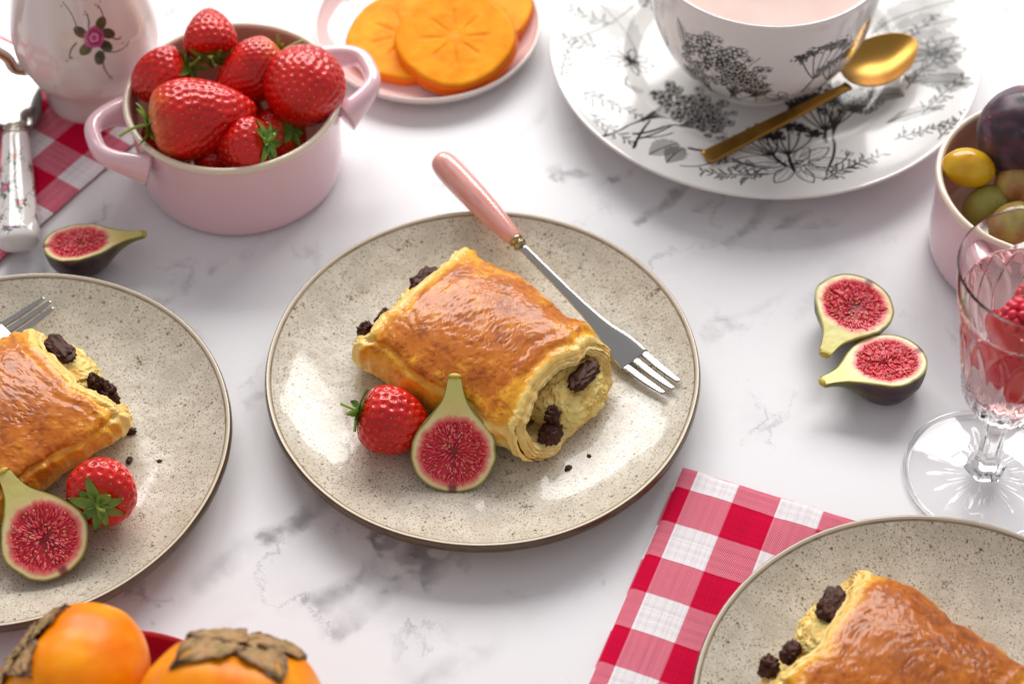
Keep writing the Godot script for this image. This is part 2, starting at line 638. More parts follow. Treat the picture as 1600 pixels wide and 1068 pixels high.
func plates() -> void:
	var tx := stoneware_texture()
	M.glaze = mat(0.32, {"albedo_texture": tx[0], "clearcoat_enabled": true, "clearcoat": 0.45, "clearcoat_roughness": 0.05, "heightmap_enabled": true, "heightmap_texture": tx[1], "heightmap_scale": 0.04})
	M.rim = mat(0.3, {"clearcoat_enabled": true, "clearcoat": 0.3, "clearcoat_roughness": 0.15})
	var planar := func(_u, _v, p): return Vector2(p.x / 22.0 + 0.5, p.z / 22.0 + 0.5)
	var dish := Mb.new()
	lathe(dish, spl([Vector2(0, 0.62), Vector2(3, 0.62), Vector2(5.6, 0.65), Vector2(7.0, 0.74), Vector2(8.2, 0.95), Vector2(9.2, 1.32), Vector2(9.8, 1.62), Vector2(10.2, 1.86)], 7), 180, Color.WHITE, planar, 0.004, 3.0)
	lathe(dish, spl([Vector2(10.12, 1.15), Vector2(9.6, 0.84), Vector2(8.8, 0.5), Vector2(7.6, 0.22), Vector2(6.8, 0.12), Vector2(6.7, 0.02), Vector2(6.3, 0.02), Vector2(6.2, 0.14), Vector2(0, 0.2)], 4), 120, lin(196, 186, 170), func(_u, _v, _p): return Vector2(0.5, 0.5), 0.004, 3.0)
	var rim := Mb.new()
	var rim_col := func(u: float, v: float, p: Vector3) -> Color:
		var k := N(p, 2.2) * 0.35 + N(p, 7.0, 4.0) * 0.5
		var pale := lin(214, 200, 178)
		var brown := lin(98, 72, 40)
		var dark := lin(52, 36, 20)
		var c := pale
		if v > 0.32:
			c = brown.lerp(dark, clampf(0.3 + k * 1.6, 0.0, 1.0))
		if v > 0.62:
			c = c.lerp(lin(168, 146, 112), sst(0.86, 0.97, v) * 0.6)
		if v < 0.12:
			c = lin(160, 144, 118).lerp(lin(96, 74, 46), clampf(0.25 + k * 1.5, 0.0, 1.0))
		return c
	lathe(rim, spl([Vector2(10.2, 1.86), Vector2(10.3, 1.94), Vector2(10.38, 1.99), Vector2(10.46, 1.97), Vector2(10.5, 1.88), Vector2(10.54, 1.7), Vector2(10.5, 1.5), Vector2(10.36, 1.32), Vector2(10.12, 1.15)], 4), 220, rim_col, null, 0.004, 3.0)
	var dm := dish.mesh()
	var rm := rim.mesh()
	for s in [
		[-1.43, 0.0, 0.0, "speckled beige stoneware plate with brown rim at the centre of the table"],
		[-23.81, 4.06, 2.1, "speckled beige stoneware plate with brown rim, cut off by the picture's left edge"],
		[17.94, 19.63, 4.0, "speckled stoneware plate with brown rim lying half on the checked napkin"]]:
		var t := thing("dinner_plate", s[3], "plate", Vector3(s[0], 0.0 if s[0] < 10 else 0.0, s[1]), "stoneware plates", Basis(Vector3.UP, s[2]))
		if s[0] > 10:
			t.transform = Transform3D(Basis(Vector3(0.05, 0, 1).normalized(), 0.022) * Basis(Vector3.UP, s[2]), Vector3(s[0], 0.28, s[1]) * CM)
		part(t, "glazed_dish", dm, M.glaze)
		part(t, "rim", rm, M.rim)


# ---------------------------------------------------------------- pastries
func pastry(label: String, at: Vector3, rot: float, sd: float, brownness := 0.0) -> void:
	var A := 4.85 + 0.15 * sin(sd * 2.0)
	var B := 4.15 + 0.15 * sin(sd * 3.0)
	var HH := 3.2 + 0.25 * sin(sd * 1.3)
	var pale := lin(246, 214, 126)
	var gold := lin(238, 168, 42)
	var brown := lin(194, 106, 20)
	var dark := lin(138, 62, 10)
	# distance of the cut end along x for each angle
	var endx := func(phi: float, side: float) -> float:
		return A + 0.45 * N(Vector3(cos(phi), sin(phi), side * 3.0), 0.9, sd) + 0.16 * N(Vector3(cos(phi), sin(phi), side * 3.0), 2.6, sd + 4.0) - sin(phi) * (0.8 if side > 0.0 else 0.65)
	var cross := func(phi: float, x: float, inset: float) -> Vector3:
		var c := cos(phi)
		var s := sin(phi)
		var k := x / A
		var bw := B - 0.28 * k - inset + 0.5 * N(Vector3(x, s, 0), 0.35, sd + 9.0) - 0.16 * k * k
		var z := bw * spw(c, 0.72)
		var hy := HH * 0.5 - inset * 0.9
		var y := HH * 0.5 + hy * spw(s, 0.68)
		if s > 0.0:
			y += s * (0.5 * (1.0 - k * k) * (1.0 - 0.5 * pow(z / B, 2.0)) - 0.4 * pow(absf(k), 3.0)) * (1.0 - inset * 0.4)
		return Vector3(x, y, z)
	var up_ridge := func(p: Vector3) -> float:
		# flaky wrinkles of the baked skin
		var w := Vector3(N(p, 0.5, sd), N(p, 0.5, sd + 3.0), N(p, 0.5, sd + 6.0)) * 0.5
		var q := p + w
		var r1 := 1.0 - absf(N(q * Vector3(0.75, 1, 1.1), 0.6, sd + 2.0)) * 2.2
		var r2 := 1.0 - absf(N(q * Vector3(0.7, 1, 1.2), 1.6, sd + 5.0)) * 2.4
		var cr := absf(N(q * Vector3(0.8, 1, 1.25), 1.25, sd + 11.0)) / 0.07
		var cut := exp(-cr * cr) * sst(-0.1, 0.35, N(p, 0.5, sd + 13.0))
		return -0.035 * cut + 0.028 * r1 * absf(r1) + 0.03 * maxf(r2, -0.4) * clampf(N(p, 0.45, sd + 9.0) * 1.6 + 0.1, 0.0, 1.0) + 0.01 * N(p, 4.5, sd) + 0.008 * N(p, 9.0, sd)
	var t := thing("chocolate_pastry", label, "pastry", at, "chocolate pastries on stoneware plates", Basis(Vector3.UP, rot))

	var crust := Mb.new()
	var crust_fn := func(u: float, v: float) -> Vector3:
		var phi := u * TAU - PI * 0.5
		var s := v * 2.0 - 1.0
		var ex: float = endx.call(phi, signf(s))
		var x := s * ex
		var k := clampf((absf(x) - (ex - 0.28)) / 0.28, 0.0, 1.0)
		var p: Vector3 = cross.call(phi, x, 0.2 * (1.0 - sqrt(1.0 - k * k * 0.96)))
		var nrm := Vector3(0, sin(phi) * 0.8, cos(phi)).normalized()
		var d: float = up_ridge.call(p) * (0.5 + 0.5 * sst(-0.1, 0.6, sin(phi)))
		# the overlapping lip along the front
		var ph0 := 0.42 - 0.22 * x / A + 0.12 * N(Vector3(x, 0, 0), 0.5, sd)
		var front := sst(-1.2, -0.6, phi) * (1.0 - sst(1.2, 1.6, phi))
		d += front * (0.1 * (1.0 - sst(ph0 - 0.02, ph0 + 0.05, phi)) - 0.2 * exp(-pow((phi - ph0) / 0.06, 2.0)) + 0.12 * exp(-pow((phi - ph0 - 0.2) / 0.16, 2.0)))
		# soft pleats beside the open ends
		var gap := ex - absf(x) + 0.25 * N(Vector3(cos(phi), sin(phi), s), 1.3, sd)
		d += (0.085 - 0.05 * sst(0.5, 0.95, sin(phi))) * sin(gap * TAU / (0.62 + 0.2 * sin(phi)) + 1.0) * (1.0 - sst(0.9, 1.9, gap)) * sst(-0.8, -0.1, sin(phi)) * (1.0 if s > 0.0 else 0.5)
		return p + nrm * d
	var crust_col := func(u: float, v: float, p: Vector3) -> Color:
		var phi := u * TAU - PI * 0.5
		var s := absf(v * 2.0 - 1.0)
		var h := p.y / HH
		var n1 := F(p, 0.55, sd + 1.0)
		var n2 := F(p, 2.4, sd + 7.0)
		var b := h * 1.0 - 0.05 + n1 * 0.55 + n2 * 0.2 + brownness
		b -= 0.75 * sst(0.86, 1.0, s + n1 * 0.09 + n2 * 0.05) + 0.25 * sst(0.7, 0.9, s)
		var ph0 := 0.42 - 0.22 * p.x / A
		b -= 0.3 * exp(-pow((phi - ph0 + 0.03) / 0.07, 2.0)) * (1.0 if phi < 1.5 else 0.0)
		if cos(phi) < -0.1:
			b -= 0.25 * (1.0 - sst(0.5, 0.9, h))
		var q := p + Vector3(N(p, 0.5, sd), N(p, 0.5, sd + 3.0), N(p, 0.5, sd + 6.0)) * 0.5
		var cr := absf(N(q * Vector3(0.8, 1, 1.25), 1.25, sd + 11.0)) / 0.06
		b += 0.22 * exp(-cr * cr) * sst(0.5, 0.9, h)
		var c := pale.lerp(gold, sst(0.06, 0.42, b)).lerp(brown, sst(0.5, 0.98, b)).lerp(dark, sst(1.05, 1.5, b + n2 * 0.3) * 0.7)
		return c
	crust.grid(280, 170, crust_fn, crust_col)
	part(t, "crust", crust, M.crust)

	# the laminated edge at both open ends
	for side in [-1.0, 1.0]:
		var lip := Mb.new()
		var lip_fn := func(u: float, v: float) -> Vector3:
			var phi := u * TAU - PI * 0.5
			var ex: float = endx.call(phi, side)
			var inset := 0.14 + 0.62 * minf(v / 0.7, 1.0)
			var dx := 0.13 * sin(clampf(v / 0.7, 0.0, 1.0) * PI) + 0.09 * sin(v * 34.0 + 2.5 * N(Vector3(cos(phi), sin(phi), 0), 1.4, sd)) * sst(0.02, 0.12, v)
			if v > 0.7:
				dx -= (v - 0.7) / 0.3 * 1.6
			if v < 0.03:
				inset = 0.1
				dx = -0.02
			var p: Vector3 = cross.call(phi, side * (ex + dx), inset)
			p.x += 0.1 * N(p, 1.7, sd)
			p += Vector3(0, 0.05 * N(p, 2.2, sd + 2.0), 0.05 * N(p, 2.2, sd + 5.0))
			return p
		var lip_col := func(_u: float, v: float, p: Vector3) -> Color:
			var k := F(p, 1.2, sd) * 0.5 + 0.3
			var c := lin(246, 220, 148).lerp(lin(214, 156, 70), clampf(k + 0.3 * sin(v * 34.0) - 0.2, 0.0, 1.0) * 0.6)
			c = c.lerp(gold, (1.0 - sst(0.0, 0.14, v)) * 0.6)
			return c.lerp(lin(150, 100, 50), sst(0.72, 0.95, v) * 0.5)
		lip.grid(200, 44, lip_fn, lip_col, null, Vector3(side, 0, 0))
		part(t, "dough_layers", lip, M.dough)

	# the rolled core that bulges from both ends
	var core := Mb.new()
	var core_fn := func(u: float, v: float) -> Vector3:
		var s := sin((v - 0.5) * PI)
		var ex := A + (0.85 if s > 0.0 else 0.75)
		var a := u * TAU
		var tp := pow(maxf(0.0, 1.0 - pow(absf(s), 8.0)), 0.5)
		var q := Vector3(s * ex, 1.08 + 1.06 * spw(sin(a), 0.8) * tp, -0.95 + 2.3 * spw(cos(a), 0.8) * tp)
		q.x -= signf(s) * 0.65 * sin(a) * pow(absf(s), 4.0) * tp
		var w := q + Vector3(N(q, 1.1, sd), N(q, 1.1, sd + 2.0), N(q, 1.1, sd + 4.0)) * 0.35
		var r := 1.0 - absf(N(w * Vector3(1.0, 1.6, 0.7), 1.5, sd + 8.0)) * 2.2
		return q + (Vector3(signf(s) * 1.4 * sst(0.8, 0.97, absf(s)), sin(a) * tp, cos(a) * tp)) * (0.15 * r + 0.16 * N(q, 0.8, sd + 1.0) + 0.06 * N(q, 3.2, sd))
	core.grid(120, 220, core_fn, func(_u, _v, p): return lin(252, 230, 150).lerp(lin(226, 172, 80), clampf(F(p * Vector3(1, 1.6, 0.8), 1.3, sd + 3.0) * 1.4 + 0.3, 0.0, 1.0) * 0.85))
	part(t, "rolled_core", core, M.dough)

	var bits := [
		[Vector3(A - 0.02, 2.16, -1.4), Vector3(0.48, 0.25, 0.95), 0.55], [Vector3(A + 0.38, 0.95, 1.6), Vector3(0.4, 0.62, 0.6), 0.7], [Vector3(A + 0.12, 1.72, 1.15), Vector3(0.3, 0.42, 0.36), 0.8],
		[Vector3(-A + 0.0, 2.15, -1.35), Vector3(0.55, 0.34, 0.85), 0.55], [Vector3(-A - 0.25, 1.65, 1.5), Vector3(0.34, 0.4, 0.5), 0.6], [Vector3(-A - 0.75, 0.95, 2.35), Vector3(0.4, 0.58, 0.4), 0.6]]
	for k in bits.size():
		var mb := Mb.new()
		var e = bits[k]
		var off: float = sd * 3.0 + k * 5.0
		mb.grid(44, 26, func(u: float, v: float) -> Vector3:
			var q := Vector3(sin(v * PI) * cos(u * TAU), cos(v * PI), sin(v * PI) * sin(u * TAU))
			var blk := Vector3(spw(q.x, 0.7), spw(q.y, 0.7), spw(q.z, 0.7))
			var bump: float = 1.0 + e[2] * 0.7 * F(q, 1.5, off) + e[2] * 0.28 * F(q, 4.0, off)
			return e[0] + blk * e[1] * bump, func(_u, _v, p): return lin(64, 34, 24).lerp(lin(104, 62, 46), clampf(F(p, 3.0, off) + 0.2, 0.0, 1.0)))
		part(t, "chocolate_piece", mb, M.chocolate)


func pastries() -> void:
	pastry("golden chocolate pastry with a fig half and a strawberry leaning on its front", Vector3(-1.3, 0.68, -0.72), deg_to_rad(-39.5), 1.3)
	pastry("golden chocolate pastry on the plate cut by the left edge, its open end pointing right", Vector3(-24.3, 0.68, 3.6), deg_to_rad(43.0), 17.7, 0.06)
	pastry("dark golden chocolate pastry on the plate that lies on the checked napkin", Vector3(16.75, 1.0, 18.5), deg_to_rad(-38.0), 33.1, 0.14)


# ---------------------------------------------------------------- forks
func fork_head(mb: Mb, root: Vector3, slot: Vector3, tip: Vector3, side: Vector3, up: Vector3) -> void:
	var d := slot - root
	var g := lin(176, 174, 170)
	ribbon(mb, [root, root + d * 0.3, root + d * 0.55, root + d * 0.72, root + d * 0.86, slot], [0.2, 0.24, 0.32, 0.46, 0.76, 0.86], [0.13, 0.11, 0.09, 0.08, 0.075, 0.075], up, 20, 3.6, g, null, 5, -0.03)
	for k in [-1, 0, 1]:
		var a: Vector3 = slot - (tip - slot) * 0.03 + side * (0.59 * k)
		var b: Vector3 = tip + side * (0.5 * k) - (tip - slot) * (0.05 * absf(k))
		ribbon(mb, [a, a.lerp(b, 0.35) + up * -0.04, a.lerp(b, 0.7) + up * -0.03, a.lerp(b, 0.96), b], [0.2, 0.19, 0.165, 0.11, 0.06], [0.075, 0.075, 0.07, 0.06, 0.04], up, 16, 3.6, g, null, 5)


func crumbs() -> void:
	var k := 0
	for c in [[-18.35, 2.75, 0.3, "largest dark chocolate crumb beside the left pastry's open corner"], [-18.2, 4.5, 0.2, "chocolate crumb above the strawberry on the left plate"], [-16.75, 4.6, 0.16, "chocolate crumb lying farthest from the pastry on the left plate"], [2.6, 5.2, 0.2, "dark crumb on the central plate below the pastry's open end"], [3.6, 4.5, 0.13, "tiny crumb on the central plate right of the other dark one"]]:
		var mb := Mb.new()
		ball(mb, Vector3.ZERO, Vector3(c[2], c[2] * 0.5, c[2] * 0.7), Basis.IDENTITY, 18, 10, lin(70, 44, 24), 0.8, 1.6, k * 5.0)
		single("chocolate_crumb", c[3], "crumb", mb, M.chocolate, Vector3(c[0], 0.72, c[1]), "crumbs on the plates", Basis(Vector3.UP, k * 1.3))
		k += 1


func forks() -> void:
	var t := thing("fork", "small steel fork with pink marbled handle resting across the central plate's rim", "fork", Vector3.ZERO)
	var ferrule := Vector3(0.5, 2.2, -7.75)
	var hend := Vector3(-3.8, 3.45, -12.95)
	var slot := Vector3(6.0, 1.22, -0.95)
	var tip := Vector3(7.75, 1.66, 1.22)
	var up := Vector3(-0.05, 1, 0.1).normalized()
	var side := (tip - slot).cross(up).normalized()
	var head := Mb.new()
	fork_head(head, ferrule, slot, tip, side, up)
	part(t, "head", head, M.steel)
	var f := Mb.new()
	var dir := (hend - ferrule).normalized()
	var o := ferrule - dir * 0.1
	ribbon(f, [o, o + dir * 0.06, o + dir * 0.2, o + dir * 0.3, o + dir * 0.36, o + dir * 0.46, o + dir * 0.58, o + dir * 0.62], [0.2, 0.3, 0.36, 0.3, 0.3, 0.38, 0.36, 0.3], [0.2, 0.3, 0.36, 0.3, 0.3, 0.38, 0.36, 0.3], up, 24, 2.0, lin(170, 152, 118))
	part(t, "ferrule", f, M.steel)
	var hd := Mb.new()
	var h0 := o + dir * 0.55
	var L := h0.distance_to(hend)
	var rs := [0.34, 0.42, 0.5, 0.62, 0.7, 0.73, 0.71, 0.62, 0.42, 0.14]
	var fr := [0.0, 0.02, 0.1, 0.3, 0.5, 0.7, 0.85, 0.94, 0.985, 1.0]
	var pts := []
	for q in fr:
		pts.append(h0 + dir * (L * q))
	var pink := func(_u: float, _v: float, p: Vector3) -> Color:
		var ax := p.dot(dir)
		var q := Vector3(p.x * 1.4, p.y * 1.4, p.z * 1.4) - dir * ax * 1.15
		var k := F(q, 1.1, 3.0) * 1.1
		return lin(226, 150, 140).lerp(lin(240, 192, 182), clampf(0.4 + k, 0, 1)).lerp(lin(206, 104, 96), clampf(k * 2.2 - 0.35, 0, 1) * 0.8)
	ribbon(hd, pts, rs, rs, up, 32, 2.0, pink, null, 8)
	part(t, "handle", hd, mat(0.16, {"clearcoat_enabled": true, "clearcoat": 0.6, "clearcoat_roughness": 0.08, "subsurf_scatter_enabled": true, "subsurf_scatter_strength": 0.08}))
	# the fork behind the left pastry: tines point to the back right, the handle runs out of the picture
	t = thing("fork", "steel fork behind the left pastry with only its three tines showing", "fork", Vector3.ZERO)
	var mb := Mb.new()
	slot = Vector3(-24.9, 1.55, -3.0)
	tip = Vector3(-22.95, 1.95, -4.5)
	var root := slot - (tip - slot).normalized() * 5.8 + Vector3(0, 1.3, 0)
	up = Vector3(-0.1, 1, -0.1).normalized()
	fork_head(mb, root, slot, tip, (tip - slot).cross(up).normalized(), up)
	part(t, "head", mb, M.steel)
	f = Mb.new()
	dir = (root - slot).normalized()
	ribbon(f, [root, root + dir * 0.2, root + dir * 0.5], [0.3, 0.38, 0.3], [0.3, 0.38, 0.3], up, 20, 2.0, lin(170, 152, 118))
	part(t, "ferrule", f, M.steel)
	hd = Mb.new()
	pts = []
	for q in fr:
		pts.append(root + dir * (0.45 + 6.5 * q))
	ribbon(hd, pts, rs, rs, up, 24, 2.0, pink, null, 4)
	part(t, "handle", hd, M.ceramic)


# ---------------------------------------------------------------- figs
func fig_half(label: String, at: Vector3, stem: Vector3, face: Vector3, size: float, sd: float, green: float, plump := 1.0) -> void:
	var o := spl([Vector2(-2.0, 0), Vector2(-1.96, 0.4), Vector2(-1.75, 1.05), Vector2(-1.3, 1.58), Vector2(-0.65, 1.92), Vector2(0.0, 2.0), Vector2(0.7, 1.82), Vector2(1.35, 1.4), Vector2(1.9, 0.94), Vector2(2.45, 0.58), Vector2(3.0, 0.4), Vector2(3.35, 0.34), Vector2(3.5, 0.28), Vector2(3.52, 0)], 6)
	var t := thing("fig_half", label, "fig", at, "halved figs", turn(stem, face).scaled(Vector3.ONE * size))
	var wob := func(x: float, a: float) -> float:
		return 1.0 + 0.08 * N(Vector3(x * 0.5, cos(a), sin(a)), 1.0, sd)
	var skin := Mb.new()
	skin.grid(48, 70, func(u: float, v: float) -> Vector3:
		var q := at_curve(o, v)
		var a := u * PI
		var r: float = q.y * wob.call(q.x, a)
		return Vector3(q.x, -sin(a) * r * plump, cos(a) * r), func(_u: float, _v: float, p: Vector3) -> Color:
			var k := sst(0.2, 2.6, p.x + 1.3 * N(Vector3(p.x * 0.25, p.y, p.z), 0.9, sd) + green)
			var streak := F(Vector3(p.x * 0.3, p.y * 2.0, p.z * 2.0), 1.2, sd)
			var c := lin(52, 34, 44).lerp(lin(84, 42, 50), clampf(0.4 + streak, 0, 1)).lerp(lin(120, 124, 50), k)
			return c.lerp(lin(140, 134, 60), exp(-pow(p.y / 0.1, 2.0)) * 0.5), null, Vector3.ZERO)
	part(t, "skin", skin, M.fig_skin)
	# outline of the cut, stem at +x
	var rim := func(u: float) -> Vector2:
		var f := u * 2.0
		var q := at_curve(o, f if f <= 1.0 else 2.0 - f)
		var a := 0.0 if f <= 1.0 else PI
		var r: float = q.y * wob.call(q.x, a)
		return Vector2(q.x, r if f <= 1.0 else -r)
	var pulp_r := func(d: Vector2, rb: float) -> float:
		var c := d.x
		var lim := 1.62 - 0.1 * c + 0.16 * N(Vector3(d.x, d.y, sd), 2.0) + 0.08 * N(Vector3(d.x, d.y, sd), 7.0)
		return minf(rb - 0.36, lim)
	var flesh := Mb.new()
	var face_fn := func(u: float, v: float) -> Vector3:
		var b: Vector2 = rim.call(u)
		var rb := b.length()
		var q := b * v
		var rr: float = pulp_r.call(b / rb, rb)
		var s := (rr - rb * v)
		var y := 0.012
		if s > 0.0:
			var p := Vector3(q.x, 0, q.y)
			y += -0.1 * sst(0.0, 0.35, s) + 0.06 * sst(0.0, 0.3, s) * N(p, 3.4, sd) - 0.3 * exp(-(q.x * q.x * 1.2 + q.y * q.y * (6.0 + 3.0 * sin(sd)))) * (0.6 + 0.4 * sin(sd * 2.0))
		if v > 0.97:
			y -= 0.03
		return Vector3(q.x, y + 0.02 * N(Vector3(q.x, 0, q.y), 1.0, sd + 3.0), q.y)
	var face_col := func(u: float, v: float, p: Vector3) -> Color:
		var b: Vector2 = rim.call(u)
		var rb := b.length()
		var rr: float = pulp_r.call(b / rb, rb)
		var s := rr - rb * v
		var ang := atan2(p.z, p.x)
		var fib := N(Vector3(cos(ang) * 9.0, sin(ang) * 9.0, rb * v * 1.2), 1.0, sd)
		var cream := lin(244, 226, 172).lerp(lin(220, 216, 126), sst(0.8, 2.6, p.x)).lerp(lin(236, 190, 120), clampf(0.3 + F(p, 0.8, sd), 0, 1) * 0.5)
		var edge := rb * (1.0 - v)
		cream = cream.lerp(lin(150, 142, 52), 1.0 - sst(0.03, 0.16, edge))
		var c := cream.lerp(lin(236, 120, 112), sst(-0.22, 0.02, s + fib * 0.08))
		c = c.lerp(lin(220, 46, 64), sst(0.0, 0.22, s + fib * 0.12))
		if s > 0.1:
			c = c.lerp(lin(176, 16, 44), clampf(0.35 + 1.2 * N(p, 3.4, sd + 4.0), 0, 1) * 0.8)
		c = c.lerp(lin(92, 8, 26), exp(-(p.x * p.x * 1.2 + p.z * p.z * (7.0 + 3.0 * sin(sd)))) * 0.7)
		# the eye of the fig, dark at the bottom edge
		c = c.lerp(lin(120, 20, 44), sst(0.32, 0.1, absf(p.z + 0.05)) * sst(-1.35, -1.75, p.x) * 0.9)
		return c
	flesh.grid(150, 56, face_fn, face_col, null, Vector3.UP)
	part(t, "flesh", flesh, M.fig_flesh)
	# pulp: little fleshy threads that point to the hollow, and pale seeds
	var pulp := Mb.new()
	var rr2 := RandomNumberGenerator.new()
	rr2.seed = int(sd * 10.0)
	for i in 420:
		var a := rr2.randf() * TAU
		var d := Vector2(cos(a), sin(a))
		var rb := 4.0
		for k in 40:  # outline in this direction
			var q: Vector2 = rim.call(k / 40.0)
			if absf(q.angle_to(d)) < 0.1:
				rb = minf(rb, q.length())
		var pr: float = pulp_r.call(d, minf(rb, 2.4))
		var f := sqrt(rr2.randf())
		var p := d * (pr * (0.06 + 0.9 * f))
		var seedy := i % 11 == 0
		var dirv := Vector3(d.x, 0.25, d.y).normalized()
		var bs := turn(dirv, Vector3.UP)
		var sz := Vector3(rr2.randf_range(0.07, 0.17), 0.05, rr2.randf_range(0.035, 0.055))
		var k := rr2.randf()
		var c := lin(244, 78, 94).lerp(lin(212, 30, 56), k).lerp(lin(252, 168, 160), 0.5 if k > 0.8 else 0.0)
		if seedy:
			sz = Vector3.ONE * rr2.randf_range(0.04, 0.06)
			c = lin(222, 176, 96)
		ball(pulp, Vector3(p.x, -0.05 + rr2.randf_range(-0.02, 0.06) - 0.28 * exp(-(p.x * p.x * 1.2 + p.y * p.y * (6.0 + 3.0 * sin(sd)))) * (0.6 + 0.4 * sin(sd * 2.0)), p.y), sz, bs, 7, 4, c)
	part(t, "pulp", pulp, M.pulp, "stuff")
	# woody end of the stem
	var tipm := Mb.new()
	ball(tipm, Vector3(3.52, -0.1, 0), Vector3(0.16, 0.2, 0.29), Basis.IDENTITY, 16, 8, lin(196, 172, 62), 0.2, 2.0, sd)
	part(t, "stem_end", tipm, M.fig_skin)


func figs() -> void:
	fig_half("upright fig half on the central plate leaning against the pastry beside the strawberry", Vector3(-2.76, 2.15, 5.2), Vector3(0.02, 0.72, -0.7), Vector3(0.0, 0.70, 0.715), 0.99, 2.0, 1.2, 0.8)
	fig_half("fig half on the left plate, lying against the pastry above the persimmons", Vector3(-21.25, 2.25, 9.9), Vector3(-0.55, 0.45, -0.72), Vector3(0.12, 0.82, 0.56), 1.0, 5.0, -0.5)
	fig_half("small fig half on the marble beside the pink pot, its stem pointing right", Vector3(-22.1, 1.75, -8.75), Vector3(1.0, -0.04, -0.22), Vector3(-0.02, 0.9, -0.26), 0.93, 8.0, -0.5, 1.05)
	fig_half("fig half with red face up, behind the other of the pair by the goblet", Vector3(17.0, 1.75, -3.9), Vector3(-0.5, 0.0, 0.86), Vector3(-0.04, 0.94, 0.3), 1.0, 11.0, 0.0, 0.85)
	fig_half("dark skinned fig half in front of the pair on the marble by the goblet", Vector3(18.15, 1.75, -0.35), Vector3(-0.93, 0.0, 0.36), Vector3(-0.12, 0.96, -0.16), 0.98, 14.0, -0.9, 1.2)


